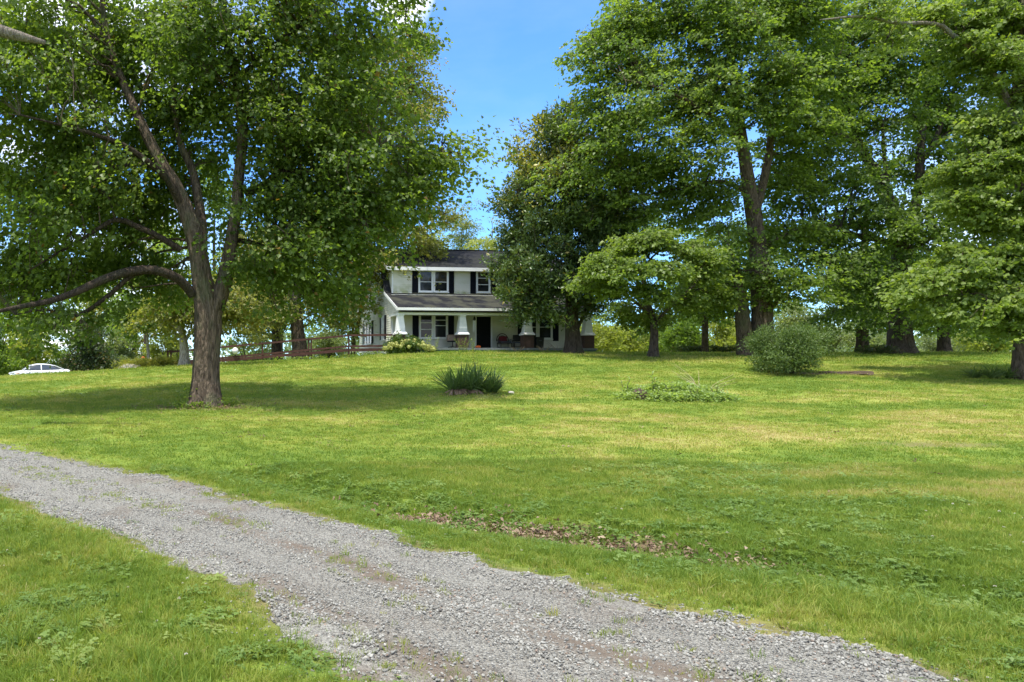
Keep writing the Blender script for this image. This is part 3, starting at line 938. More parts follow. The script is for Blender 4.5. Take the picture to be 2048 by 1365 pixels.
# longer grass on the near verge and along the ditch
def tall_sel(x, y, r):
    n = fbm(x*1.1+4, y*1.1+31, o=3)
    p = np.where(near_side(x, y), sstep(.42, .62, n)*.95+.10, 0)
    dd = seg_dist(x, y, DITCH)
    p = np.maximum(p, np.exp(-(dd/.75)**2)*.55*sstep(18, 12, y))
    p = np.maximum(p, sstep(.60, .70, n)*.25)
    p = np.maximum(p, .75*sstep(2.5, 4.5, x)*sstep(7.5, 6.0, y)*sstep(.40, .55, n))
    return r.rand(len(x)) < p
lawn_layer('tall_grass', 3.9, 9, 95, 111, c_tall, 5, .3, .85, tall_sel, -.05, -.12)
lawn_layer('tall_grass', 9, 18, 26, 112, c_tall, 5, .3, .65, tall_sel, -.05, -.12)
def clover_sel(x, y, r):
    n = fbm(x*.9+60, y*.9+11, o=3)
    dd = seg_dist(x, y, DITCH)
    p = np.where(near_side(x, y), sstep(.45, .58, n), sstep(.56, .66, n)*.8)
    p = np.maximum(p, np.exp(-(dd/.9)**2)*.8)
    return r.rand(len(x)) < p
lawn_layer('clover', 3.9, 8.5, 110, 121, c_clover, 4, .6, 1.0, clover_sel, .12, -.03)
lawn_layer('clover', 8.5, 14, 50, 122, c_clover, 4, .9, 1.4, clover_sel, .12, -.03)
def weed_sel(x, y, r):
    dd = seg_dist(x, y, DITCH+np.array([.15, .25]))
    n = fbm(x*1.5, y*1.5+77, o=2)
    p = np.exp(-(dd/.6)**2)*.65+np.where(near_side(x, y), sstep(.5, .62, n)*.16, sstep(.6, .68, n)*.2)
    return r.rand(len(x)) < p
lawn_layer('broadleaf_weeds', 3.9, 13, 60, 131, c_weed, 4, .6, 1.4, weed_sel, .35, -.05)
# sparse sprigs that come up through the gravel
x, y, r = frustum_pts(4, 17, 60, 141)
zz, sdv = drive_z(x, y)
n = fbm(x*2.2+9, y*2.2+3, o=3); f = drive_fx(x, y)
p = np.exp(-((f-.52)/.13)**2)*sstep(.42, .58, n)*1.0+sstep(.66, .74, n)*.22+sstep(.40, 0, sdv)*.6+.45*sstep(.30, .10, f)*sstep(6.5, 5.0, y)
k = (sdv > .03) & (r.rand(len(x)) < p)
x, y, zz = x[k], y[k], zz[k]
scatter('gravel_sprigs', np.stack([x, y, zz], 1), rots(len(x), r), uni(.4+.5*r.rand(len(x)), r), np.clip(.35+r.normal(size=len(x))*.15, 0, 1), c_lawn, 5, 141)
# loose stones
def stones(y0, y1, dens, seed, s0, s1):
    x, y, r = frustum_pts(y0, y1, dens, seed)
    zz, sdv = drive_z(x, y)
    f = drive_fx(x, y); tr = np.exp(-((f-.27)/.11)**2)+np.exp(-((f-.76)/.11)**2)
    k = (sdv > -.02) & (r.rand(len(x)) > drive_dirt(x, y)*.8) & (r.rand(len(x)) > .35*tr)
    stray = (sdv <= -.02) & (sdv > -.35) & (r.rand(len(x)) < .06)
    k |= stray
    x, y, zz, sdv = x[k], y[k], np.maximum(zz[k], hgt(x[k], y[k])), sdv[k]
    f = drive_fx(x, y); tr = np.exp(-((f-.27)/.11)**2)+np.exp(-((f-.76)/.11)**2)
    s = (s0+(s1-s0)*r.rand(len(x))**2.5)*(1-.42*np.clip(tr, 0, 1))
    t = np.clip(.45+r.normal(size=len(x))*.20, 0, .82); t = np.where(r.rand(len(x)) < .05, 1.0, t)
    return np.stack([x, y, zz+s*.12], 1), np.stack([r.rand(len(x))*.6, r.rand(len(x))*.6, r.rand(len(x))*6.283], 1), np.stack([s, s, s], 1), t
P, Rr, S, T = [np.concatenate(q) for q in zip(stones(3.9, 6.5, 4200, 151, .008, .034), stones(6.5, 10, 1700, 152, .011, .034), stones(10, 18, 420, 153, .018, .04))]
scatter('gravel', P, Rr, S, T, c_stone, 8, 151)
# dead leaves in the ditch and at the foot of the big tree
r = np.random.RandomState(161)
L_ = []
for cx, cy, sx, sy, nn2 in ((2.75,9.0,.75,.22,420),(1.75,9.9,.35,.16,90),(3.7,8.25,.6,.16,160),(-3.1,24.2,1.3,.5,160)):
    L_.append(np.stack([cx+r.normal(size=nn2)*sx, cy+r.normal(size=nn2)*sy+(0 if sy > .4 else 1)*(-.62*(r.normal(size=nn2)*0)), np.zeros(nn2)], 1))
L_ = np.concatenate(L_)
# slew the ditch piles along the ditch direction
L_[:420,1] -= (L_[:420,0]-2.75)*.8
L_[510:670,1] -= (L_[510:670,0]-3.7)*.8
L_[:,2] = hgt(L_[:,0], L_[:,1])+.012
scatter('leaf_litter', L_, rots(len(L_), r, .3), uni(.6+.6*r.rand(len(L_)), r), np.clip(.5+r.normal(size=len(L_))*.2, 0, 1), c_litter, 5, 161)

# white clover heads dotted through the near grass
def flower_mesh(name, seed, mat):
    r = np.random.RandomState(seed); V, T = [], []
    for i in range(26):
        d = r.normal(size=3); d /= np.linalg.norm(d); d[2] = abs(d[2])*.8; c = np.array([0, 0, .07])+d*.010
        e = r.normal(size=3)*.004; b = len(V)
        V += [c-e, c+e, c+d*.007]; T.append((b, b+1, b+2))
    return np_mesh(name, V, None, T, mat)
M['clover_flower'] = stuff_mat('clover_flower', [(0, (.50, .46, .40)), (1, (.72, .70, .64))], .7, .2)
c_flower = proto_collection('clover_head', [flower_mesh('clover_head', i, M['clover_flower']) for i in range(3)])
lawn_layer('clover_flowers', 3.9, 10, 3.5, 171, c_flower, 3, .55, .9, lambda x, y, r: fbm(x*.8+20, y*.8, o=2) > .47)

# single fallen leaves and clippings blown over the lawn
c_fallen = proto_collection('fallen_leaf', [deadleaf_mesh('fallen_leaf', 20+i, M['litter']) for i in range(3)])
def fallen_sel(x, y, r):
    q = np.exp(-(((x+2.5)/7)**2+((y-24)/6)**2))
    return r.rand(len(x)) < .10+.8*q+.25*(fbm(x*.5, y*.9+9, o=3) > .55)
lawn_layer('fallen_leaves', 5, 30, 2.2, 181, c_fallen, 3, .5, 1.1, fallen_sel)

# ================================================================== FARMHOUSE
HANG = math.atan(.12)
hc, hs = math.cos(HANG), math.sin(HANG)
HO = Vector((6.67, 50.0, 0))
BZ = h1(12, 50)-.05
def fu(px, v):
    k = (px-PX0)/F
    return (k*(HO.y+hc*v)-HO.x+hs*v)/(hc-k*hs)
def fz(py, u, v):
    return EYE+(PY0-py)*(HO.y+hs*u+hc*v)/F
house = tag(empty('farmhouse', (HO.x, HO.y, BZ), HANG), 'white two-storey farmhouse with dark gambrel roof, navy shutters and deep front porch', 'house')
def hp(name, mb, mat, parent=None, smooth=False):
    o = mb.build(name, mat, parent or house, smooth)
    if parent is None: o.location = (0, 0, -BZ)
    return o
W = 13.4                 # facade width
VW = 2.4                 # front wall behind the porch front
FZ = 3.20                # porch floor
COURSE = .16
def clap_front(mb, u0, u1, z0, z1, v):
    """lapped siding facing the yard"""
    z = z0
    while z < z1-1e-4:
        zt = min(z+COURSE, z1)
        mb.add([(u0,v-.042,z),(u1,v-.042,z),(u1,v,zt),(u0,v,zt),(u0,v,z),(u1,v,z)], [(0,1,2,3),(0,4,5,1)])
        z = zt
def clap_side(mb, u, z0, z1, vmin, vmax):
    z = z0
    while z < z1-1e-4:
        zt = min(z+COURSE, z1)
        a0, a1, b0, b1 = vmin(z), vmax(z), vmin(zt), vmax(zt)
        if a1 > a0 and b1 > b0:
            mb.add([(u-.042,a1,z),(u-.042,a0,z),(u,b0,zt),(u,b1,zt),(u,a0,z),(u,a1,z)], [(0,1,2,3),(1,0,5,4)])
        z = zt
# walls
mb = MB(); clap_front(mb, .0, W, FZ, 5.75, VW); mb.box((0.0, VW+.005, 2.2), (W, VW+.2, 7.0)); hp('front_wall', mb, M['siding'])
DV = 2.9
dz0, dz1 = 7.12, 8.80
mb = MB(); clap_front(mb, .15, W-.15, dz0, dz1, DV); mb.box((.15, DV+.005, 7.0), (W-.15, DV+2.0, 8.85)); hp('dormer_wall', mb, M['siding_mildew'])
EAVE_V, EAVE_Z = -.55, 5.83
prof_f = [(5.60,-.10),(7.20,3.3),(9.77,4.90),(11.0,7.6)]     # (z, front limit v)
prof_b = [(4.0,13.6),(5.45,13.6),(7.20,11.9),(9.77,10.3),(11.0,7.6)]
vmin = lambda z: VW if z < 5.60 else float(np.interp(z, [p[0] for p in prof_f], [p[1] for p in prof_f]))
vmax = lambda z: float(np.interp(z, [p[0] for p in prof_b], [p[1] for p in prof_b]))
mb = MB(); clap_side(mb, 0, 2.3, 10.95, vmin, vmax)
mb.box((.005, VW+.2, 2.2), (.2, 13.6, 5.4)); hp('gable_wall', mb, M['siding'])
mb = MB(); clap_side(mb, 0, 0, 0.01, vmin, vmax) if False else None
mb.box((W-.2, VW+.2, 2.2), (W, 13.6, 5.4)); mb.add([(W, vmin(z), z) for z in (5.4,5.6,7.2,9.77,11.0)]+[(W, vmax(z), z) for z in (9.77,7.2,5.45)], [(0,1,2,3,4,5,6,7)])
hp('far_gable_wall', mb, M['siding'])
mb = MB(); mb.box((0.0, 13.4, 2.2), (W, 13.6, 5.4)); hp('rear_wall', mb, M['siding'])
# corner boards and frieze
for u in (.0, W-.12):
    mb = MB(); mb.box((u-.012, VW-.045, FZ), (u+.11, VW-.012, 5.6)); hp('corner_board', mb, M['trim'])
for u in (.15, W-.25):
    mb = MB(); mb.box((u-.012, DV-.045, dz0), (u+.09, DV-.02, dz1)); hp('corner_board', mb, M['trim'])
# porch floor, skirt, ceiling, beam
mb = MB(); mb.box((-.30, -.42, FZ-.14), (W+.30, VW-.03, FZ)); hp('porch_floor', mb, M['porch_floor'])
mb = MB()
mb.box((-.25, -.36, BZ-.4), (W+.25, -.30, FZ-.145)); hp('porch_skirt', mb, M['green_skirt'])
mb = MB(); mb.box((-.2, -.30, 5.52), (W+.2, VW-.03, 5.56)); hp('porch_ceiling', mb, M['ceiling'])
mb = MB(); mb.box((-.18, -.22, 5.40), (W+.18, .12, 5.515)); mb.box((-.18, .125, 5.40), (.10, VW-.05, 5.515)); mb.box((W-.10, .125, 5.40), (W+.18, VW-.05, 5.515)); hp('porch_beam', mb, M['trim'])
# doorstep: two concrete steps up to the porch before the door
# roofs: slabs
def slab(mb, pts, t, u0, u1):
    """pts: (v,z) polyline, thickness downwards"""
    for (v0,z0),(v1,z1) in zip(pts[:-1], pts[1:]):
        d = Vector((v1-v0, z1-z0)).normalized(); nv, nz_ = -d.y, d.x
        q = [(v0,z0),(v1,z1),(v1-nv*t,z1-nz_*t),(v0-nv*t,z0-nz_*t)]
        vs = [(u0,a,b) for a,b in q]+[(u1,a,b) for a,b in q]
        mb.add(vs, [(0,1,2,3),(7,6,5,4),(0,4,5,1),(1,5,6,2),(2,6,7,3),(3,7,4,0)])
RO = .32
def roof_part(name, pts, u0, u1, mat, t=.09):
    mb = MB(); slab(mb, pts, t, u0, u1)
    # shift the texture frame into the roof plane: rotate mesh so object XY lies along the slope
    (v0,z0),(v1,z1) = pts[0], pts[1]
    ang = math.atan2(z1-z0, v1-v0)
    o = hp(name, mb, mat)
    Rm = Matrix.Rotation(ang, 4, 'X')
    o.data.transform(Matrix.Translation((0, -v0, -z0)))
    o.data.transform(Rm.inverted())
    o.location = (0, v0, z0-BZ); o.rotation_euler = (ang, 0, 0)
    return o
roof_part('porch_roof', [(EAVE_V, EAVE_Z+.05), (DV-.012, 7.15)], -RO, W+RO, M['shingle_moss'])
for u0, u1 in ((-RO, .14), (W-.14, W+RO)):
    roof_part('gambrel_slope', [(2.95, 7.19), (4.95, 9.86)], u0, u1, M['shingle'])
UV0, UZ0 = 2.45, 8.93
roof_part('upper_roof', [(UV0, UZ0), (7.6, 11.0)], -RO+.05, W+RO-.05, M['shingle'])
roof_part('rear_upper_roof', [(7.62, 11.0), (10.4, 9.9)], -RO, W+RO, M['shingle'])
roof_part('rear_slope', [(10.42, 9.88), (12.1, 7.2)], -RO, W+RO, M['shingle'])
roof_part('rear_lean_to_roof', [(12.12, 7.15), (14.1, 5.25)], -RO, W+RO, M['shingle'])
mb = MB(); mb.bar((-RO, 7.61, 11.02), (W+RO, 7.61, 11.02), .22, .05); hp('ridge_cap', mb, M['shingle'])
# dormer cheeks
for u in (.15, W-.15):
    mb = MB(); mb.add([(u-.004, DV+.01, 7.2), (u-.004, 2.98+.0, 7.22), (u-.004, 4.9, 9.79), (u-.004, DV+.01, 8.9)], [(0,1,2,3)]); hp('dormer_cheek', mb, M['siding'])
# fascias / gutters
mb = MB(); mb.box((-RO-.02, EAVE_V-.10, 5.665), (W+RO+.02, EAVE_V+.0, 5.84)); hp('porch_gutter', mb, M['fascia'])
mb = MB(); mb.box((-RO, UV0-.10, 8.70), (W+RO, UV0+.0, 8.94)); hp('upper_gutter', mb, M['fascia'])
mb = MB(); mb.box((.0, UV0+.005, 8.72), (W, DV-.025, 8.76)); hp('upper_soffit', mb, M['trim'])
def rake(name, pts, u):
    mb = MB()
    for (v0,z0),(v1,z1) in zip(pts[:-1], pts[1:]):
        mb.add([(u-.03,v0,z0-.20),(u-.03,v1,z1-.20),(u-.03,v1,z1+.01),(u-.03,v0,z0+.01),(u,v0,z0-.20),(u,v1,z1-.20),(u,v1,z1+.01),(u,v0,z0+.01)],
               [(0,1,2,3),(7,6,5,4),(3,2,6,7),(0,4,5,1),(0,3,7,4),(1,5,6,2)])
    return hp(name, mb, M['trim'])
for u in (-RO, W+RO+.03):
    rake('porch_rake_board', [(EAVE_V, EAVE_Z+.02), (DV+.3, 7.26)], u)
    rake('upper_rake_board', [(UV0, UZ0-.02), (7.6, 10.98)], u+(.05 if u < 0 else -.05))
    rake('rear_rake_board', [(12.1, 7.15), (14.1, 5.22)], u)
# pillars
for u in (.0, 4.27, 8.85, 13.16):
    mb = MB(); mb.frustum(u, 0, 4.28, 5.395, .57, .38); mb.frustum(u, 0, 5.335, 5.398, .46, .48)
    p = hp('pillar', mb, M['column'])
    mb = MB(); mb.frustum(u, 0, 4.08, 4.15, .80, .80); mb.frustum(u, 0, 4.15, 4.285, .77, .59); mb.build('plinth', M['column'], p)
    mb = MB(); mb.box((u-.345, -.345, BZ-.3), (u+.345, .345, 4.078)); mb.build('brick_pier', M['brick'], p)

def window(u0, u1, z0, z1, v, rails=(.5,), face='front', name='window'):
    """double-hung unit: casing, recessed sashes with meeting rails, glass"""
    def bx(m, a0, a1, b0, b1, c0, c1):
        # a along wall, b height, c out of wall (positive = towards viewer)
        c0 = c0+.022; c1 = c1+.022
        if face == 'front': m.box((a0, v-c1, b0), (a1, v-c0, b1))
        else: m.box((-c1, a0, b0), (-c0, a1, b1))
    w = .085
    m = MB()
    bx(m, u0, u0+w, z0, z1, .0, .07); bx(m, u1-w, u1, z0, z1, .0, .07)
    bx(m, u0+w, u1-w, z1-w*1.1, z1, .0, .072); bx(m, u0-.03, u1+.03, z0-.06, z0+.0, .0, .11); bx(m, u0+w, u1-w, z0+.001, z0+.04, .0, .07)
    fr = hp(name, m, M['trim'])
    a0, a1, b0, b1 = u0+w, u1-w, z0+.04, z1-w*1.1
    st = .045
    m = MB()
    bx(m, a0, a0+st, b0, b1, .028, .05); bx(m, a1-st, a1, b0, b1, .028, .05)
    bx(m, a0+st, a1-st, b0, b0+st, .028, .05); bx(m, a0+st, a1-st, b1-st, b1, .028, .05)
    ys = [b0+st]
    for rr in rails:
        zc_ = b0+(b1-b0)*rr; bx(m, a0+st, a1-st, zc_-.022, zc_+.022, .028, .052)
        ys += [zc_-.022, zc_+.022]
    ys.append(b1-st)
    m.build('sash', M['trim'], fr)
    for i in range(0, len(ys), 2):
        m = MB(); bx(m, a0+st, a1-st, ys[i], ys[i+1], .026, .034); m.build('pane', M['glass_tan_reflect'] if (i >= 2 and z0 > 7) else M['glass'], fr)
    return fr
def shutter(u0, u1, z0, z1, v, face='front'):
    m = MB()
    def bx(a0, a1, b0, b1, c0, c1):
        c0 = c0+.022; c1 = c1+.022
        if face == 'front': m.box((a0, v-c1, b0), (a1, v-c0, b1))
        else: m.box((-c1, a0, b0), (-c0, a1, b1))
    s = .05
    bx(u0+s, u1-s, z0+s, z1-s, .016, .030)
    bx(u0, u0+s, z0, z1, .024, .062); bx(u1-s, u1, z0, z1, .024, .062)
    for b in (z0, (z0+z1)/2-s/2, z1-s): bx(u0+s, u1-s, b, b+s, .024, .060)
    n = int((z1-z0-.1)/.09)
    for i in range(n):
        b = z0+s+(z1-z0-2*s)*i/n
        bx(u0+s, u1-s, b+.008, b+.062, .024, .046+.008*(i % 2))
    return hp('shutter', m, M['shutter'])
def span(px0, px1, v): return fu(px0, v), fu(px1, v)
# ground floor front
zt, zb = fz(628.0, 2, VW), fz(677, 2, VW)
for pa, pb, rl in ((837.8, 866.2, (.37, .66)), (866.6, 894.8, (.54, .78))):
    a, b_ = span(pa, pb, VW); window(a, b_, zb, zt, VW, rl)
for pa, pb in ((1046.5, 1074.8), (1075.2, 1104)):
    a, b_ = span(pa, pb, VW); window(a, b_, zb, zt, VW, (.5,))
st_, sb_ = fz(624, 2, VW), fz(681.5, 2, VW)
for pa, pb in ((824.6, 836.6), (896.0, 907.5), (1034.8, 1045.6), (1105.0, 1116.4)):
    a, b_ = span(pa, pb, VW); shutter(a, b_, sb_, st_, VW)
# upper front
zt, zb = fz(539.5, 2, DV), fz(584.0, 2, DV)
for pa, pb, rl in ((836.4, 866.0, (.46,)), (866.4, 896.6, (.46,)), (951.8, 980.0, (.36, .68)), (1040, 1069, (.5,)), (1069.4, 1098.5, (.5,))):
    a, b_ = span(pa, pb, DV); window(a, b_, zb, zt, DV, rl)
for pa, pb in ((823.8, 835.6), (897.3, 907.5), (940.2, 951.0), (981.2, 992.5), (1028, 1039.2), (1099.3, 1110)):
    a, b_ = span(pa, pb, DV); shutter(a, b_, dz0+.04, dz1-.06, DV)
# door
a, b_ = span(952.3, 981.0, VW); dz = fz(633.5, 4, VW)
m = MB(); m.box((a, VW-.056, FZ+.03), (b_, VW-.006, dz))
for k in range(2):
    for q in range(3):
        uu = a+.10+(b_-a-.14)/2*k; m.box((uu, VW-.066, FZ+.18+q*.66), (uu+(b_-a)/2-.16, VW-.0565, FZ+.68+q*.64))
door = hp('front_door', m, M['door'])
m = MB(); m.lathe((a+.09, VW-.09, FZ+1.0), [(.012, -.03), (.032, -.015), (.032, .015), (.012, .03)], 10); m.build('door_knob', M['dark_metal'], door)
m = MB(); m.box((a-.10, VW-.085, FZ+.01), (a-.004, VW-.02, dz+.10)); m.box((b_+.004, VW-.085, FZ+.01), (b_+.10, VW-.02, dz+.10)); m.box((a-.003, VW-.085, dz+.004), (b_+.003, VW-.02, dz+.10)); hp('door_casing', m, M['trim'])
# porch lantern hanging from the ceiling
uL, vL = fu(949, 1.0), 1.0
m = MB(); m.tube([(uL, vL, 5.52), (uL, vL, 5.38)], .012, 6); m.lathe((uL, vL, 5.10), [(.02, 0), (.07, .02), (.085, .16), (.10, .18), (.05, .25), (.012, .29)], 8); hp('porch_lantern', m, M['dark_metal'])
# side (gable) windows
def side_span(px):
    k = (px-PX0)/F
    return (HO.x-k*HO.y)/(hs+k*hc)
def sz(py, v): return EYE+(PY0-py)*(HO.y+hc*v)/F
v1, v0 = side_span(761.6), side_span(773.3)
zt, zb = sz(632.0, (v0+v1)/2), sz(680, (v0+v1)/2)
sw = .42
shutter(v0, v0+sw, zb, zt, 0, 'side'); shutter(v1-sw, v1, zb, zt, 0, 'side')
mid = (v0+v1)/2
window(v0+sw+.03, mid-.01, zb, zt, 0, (.5,), 'side'); window(mid+.01, v1-sw-.03, zb, zt, 0, (.5,), 'side')
v1, v0 = side_span(727.3), side_span(747.4)
zt, zb = sz(644.0, (v0+v1)/2), sz(689, (v0+v1)/2)
shutter(v0, v0+sw, zb, zt, 0, 'side'); shutter(v1-sw, v1, zb, zt, 0, 'side')
ww = (v1-v0-2*sw-.06)/3
for i in range(3): window(v0+sw+.03+ww*i+.01, v0+sw+.03+ww*(i+1)-.01, zb, zt, 0, (.5,), 'side')
# gable window upstairs
va, vb = 4.75, 7.25
zt, zb = 9.15, 7.45
shutter(va, va+sw, zb, zt, 0, 'side'); shutter(vb-sw, vb, zb, zt, 0, 'side')
window(va+sw+.03, (va+vb)/2-.01, zb, zt, 0, (.5,), 'side'); window((va+vb)/2+.01, vb-sw-.03, zb, zt, 0, (.5,), 'side')
# chimney-free rear porch hood seen past the gable
m = MB(); m.box((-.5, 12.9, 5.9), (.0, 14.0, 6.0)); hp('rear_hood', m, M['shingle'])
# steps at the porch front
m = MB(); ua, ub = fu(952, -.8), fu(990, -.8)
m.box((ua, -.95, BZ-.3), (ub, -.43, BZ+.06)); hp('porch_step', m, M['concrete'])

def on_porch(px, v, z=FZ):
    u = fu(px, v)
    return Vector((HO.x+hc*u-hs*v, HO.y+hs*u+hc*v, z))

# ------------------------------------------------------------------ things on the porch
def pumpkin(name, loc, r, label):
    root = empty(name, loc); tag(root, label, 'pumpkin')
    n = 40; V = []; Q = []; prof = [(.05, .06), (.55, .0), (.95, .35), (1.0, .7), (.85, 1.15), (.45, 1.38), (.08, 1.28)]
    for rr, zz_ in prof:
        for k in range(n):
            t = 6.283*k/n; q = 1-.10*abs(math.sin(t*5))**.6*min(1, rr+.1)
            V.append((rr*r*q*math.cos(t), rr*r*q*math.sin(t), zz_*r*.62))
    for i in range(len(prof)-1):
        for k in range(n): Q.append((i*n+k, i*n+(k+1) % n, (i+1)*n+(k+1) % n, (i+1)*n+k))
    link('rind', np_mesh('rind', V, Q, None, M['pumpkin'], True), root)
    m = MB(); m.tube([(0,0,r*.75), (.01,0,r*.95), (.05*r*4,0,r*1.1)], [r*.14, r*.09, r*.07], 6); m.build('stalk', M['stem'], root)
    return root
pumpkin('pumpkin', on_porch(956, .15), .20, 'bright orange pumpkin sitting on the porch floor before the black front door')

def bv(o, w, seg=2):
    md = o.modifiers.new("bevel", "BEVEL"); md.width = w; md.segments = seg; md.limit_method = "ANGLE"
    return o
def wicker_bench(loc, rz):
    root = empty('porch_chair', loc, rz)
    tag(root, 'dark wicker chair with round hooped back and red cushion beside the front door', 'chair')
    m = MB(); m.box((-.42,-.38,.36),(.42,.36,.42)); m.build('seat', M['wicker'], root)
    for sx in (-.40,.40):
        for sy in (-.35,.33):
            m = MB(); m.tube([(sx,sy,0),(sx*.98,sy,.36)], .03, 8); m.build('leg', M['wicker'], root)
    pts = [(.44*math.cos(t), .36+.06*math.sin(t), .55+.52*max(0, math.sin(t))) for t in np.linspace(-.3, math.pi+.3, 18)]
    m = MB(); m.tube(pts, .03, 8); m.build('hoop_back', M['wicker'], root)
    m = MB(); m.tube([(.33*math.cos(t), .36, .50+.42*max(0, math.sin(t))) for t in np.linspace(0, math.pi, 14)], .022, 6)
    for k in range(7): m.tube([(-.3+.1*k,.37,.42),(-.3+.1*k,.37,.55+.4*math.sqrt(max(0,1-((-.3+.1*k)/.36)**2)))], .010, 5)
    m.build('back_weave', M['wicker'], root)
    for s in (-1, 1):
        m = MB(); m.tube([(s*.43,.34,.60),(s*.46,.0,.62),(s*.45,-.34,.56),(s*.42,-.36,.36)], .028, 8); m.build('armrest', M['wicker'], root)
    m = MB(); m.box((-.30,.24,.50),(.30,.33,.88)); o = m.build('back_cushion', M['cushion'], root); bv(o, .04)
    m = MB(); m.box((-.38,-.36,.425),(.38,.30,.52)); o = m.build('seat_cushion', M['grey_cloth'], root); bv(o, .04)
    m = MB(); m.box((-.36,-.30,.05),(.36,.30,.10)); m.build('lower_shelf', M['grey_cloth'], root)
    return root
wicker_bench(on_porch(1009, 1.5), HANG)
def side_chair(loc, rz, label, seatmat, frame, back=.95):
    root = empty('porch_chair', loc, rz); tag(root, label, 'chair')
    m = MB(); m.box((-.30,-.28,.40),(.30,.28,.47)); o = m.build('seat', seatmat, root); bv(o, .02)
    m = MB(); m.box((-.30,.24,.52),(.30,.31,back)); o = m.build('backrest', seatmat, root); bv(o, .02)
    for sx in (-.28,.28):
        for sy, h in ((-.26,.40),(.27,back-.05)):
            m = MB(); m.tube([(sx,sy,0),(sx,sy*.98,h)], .022, 8); m.build('leg', frame, root)
        m = MB(); m.tube([(sx*1.1,-.28,.40),(sx*1.12,-.27,.64),(sx*1.12,.28,.66)], .02, 8); m.build('armrest', frame, root)
    return root
side_chair(on_porch(1036, 1.5), HANG-.2, 'low black armchair with wide back between the wicker chair and the third brick pier', M['black'], M['black'], .98)
# box in front of the chair, cloth-draped low table
root = empty('low_table', on_porch(1036, .55), HANG); tag(root, 'low grey table standing on the porch left of the third brick pier', 'table')
m = MB(); m.box((-.42,-.26,.36),(.42,.26,.41)); m.build('tabletop', M['grey_cloth'], root)
for sx in (-.37,.37):
    for sy in (-.21,.21):
        m = MB(); m.tube([(sx,sy,0),(sx,sy,.36)], .025, 6); m.build('leg', M['wicker'], root)
m = MB(); m.box((-.38,-.22,.12),(.38,.22,.15)); m.build('shelf', M['wicker'], root)
root = empty('storage_bin', on_porch(1077, 1.0), HANG); tag(root, 'tall black bin with lid standing on the porch right of the third brick pier', 'bin')
m = MB(); m.frustum(0, 0, 0, .74, .50, .58); o = m.build('body', M['black'], root); bv(o, .03)
m = MB(); m.frustum(0, 0, .742, .80, .62, .58); o = m.build('lid', M['black'], root); bv(o, .02)
m = MB(); m.box((-.10,-.30,.52),(.10,-.285,.58)); m.build('label_plate', M['grey_cloth'], root)
# swivel chair with a cardboard box on it, behind second pier
root = empty('swivel_chair', on_porch(905, 1.25), HANG+.3); tag(root, 'black swivel chair on the porch half hidden by the second brick pier', 'chair')
m = MB(); m.box((-.27,-.27,.44),(.27,.27,.52)); o = m.build('seat', M['black'], root); bv(o, .03)
m = MB(); m.tube([(0,0,.10),(0,0,.44)], .03, 8); m.build('gas_post', M['dark_metal'], root)
for k in range(5):
    t = k*6.283/5
    m = MB(); m.tube([(0,0,.12),(.30*math.cos(t),.30*math.sin(t),.07)], [.03,.018], 6); o = m.build('foot', M['black'], root)
    m = MB(); m.lathe((.30*math.cos(t),.30*math.sin(t),0), [(.01,0),(.03,.01),(.03,.05),(.01,.06)], 8); m.build('castor', M['black'], o)
for s in (-1,1):
    m = MB(); m.tube([(s*.27,.1,.46),(s*.33,.1,.50),(s*.33,.08,.66),(s*.33,-.16,.68)], .022, 6); m.build('armrest', M['black'], root)
root = empty('cardboard_box', on_porch(903, 1.22, FZ+.525), HANG-.1); tag(root, 'tan cardboard box resting on the black swivel chair', 'box')
m = MB(); m.box((-.30,-.22,0),(.30,.22,.40)); m.build('carton', M['cardboard'], root)
for s in (-1, 1):
    m = MB(); m.bar((-.30, s*.22, .405), (.30, s*.30, .43), .14, .006); m.build('flap', M['cardboard'], root)
# wind chime
root = empty('wind_chime', on_porch(948.5, .6, 5.50)); tag(root, 'wind chime of pale tubes hanging from the porch ceiling beside the front door', 'wind chime')
m = MB(); m.tube([(0,0,0),(0,0,-.32)], .006, 4); m.build('cord', M['dark_metal'], root)
m = MB(); m.lathe((0,0,-.36), [(.10,0),(.12,.015),(.10,.04),(.02,.06)], 12); m.build('top_disc', M['dark_metal'], root)
for k in range(6):
    t = k*6.283/6; ln = .62+.05*k
    m = MB(); m.tube([(.085*math.cos(t),.085*math.sin(t),-.40),(.085*math.cos(t),.085*math.sin(t),-.40-ln)], .018, 8); m.build('chime_tube', M['white_plastic'], root)
# small white bucket at pier 3 and planter on the deck
root = empty('planter_box', on_porch(779.5, -.15, FZ-.02), HANG); tag(root, 'grey green planter box standing on the ramp landing by the first porch pillar', 'planter')
m = MB(); m.frustum(0,0,0,.42,.60,.72,.5,.6); m.build('tub', M['planter'], root)
m = MB(); m.frustum(0,0,.30,.40,.62,.64,.48,.5); m.build('soil', M['mulch'], root)

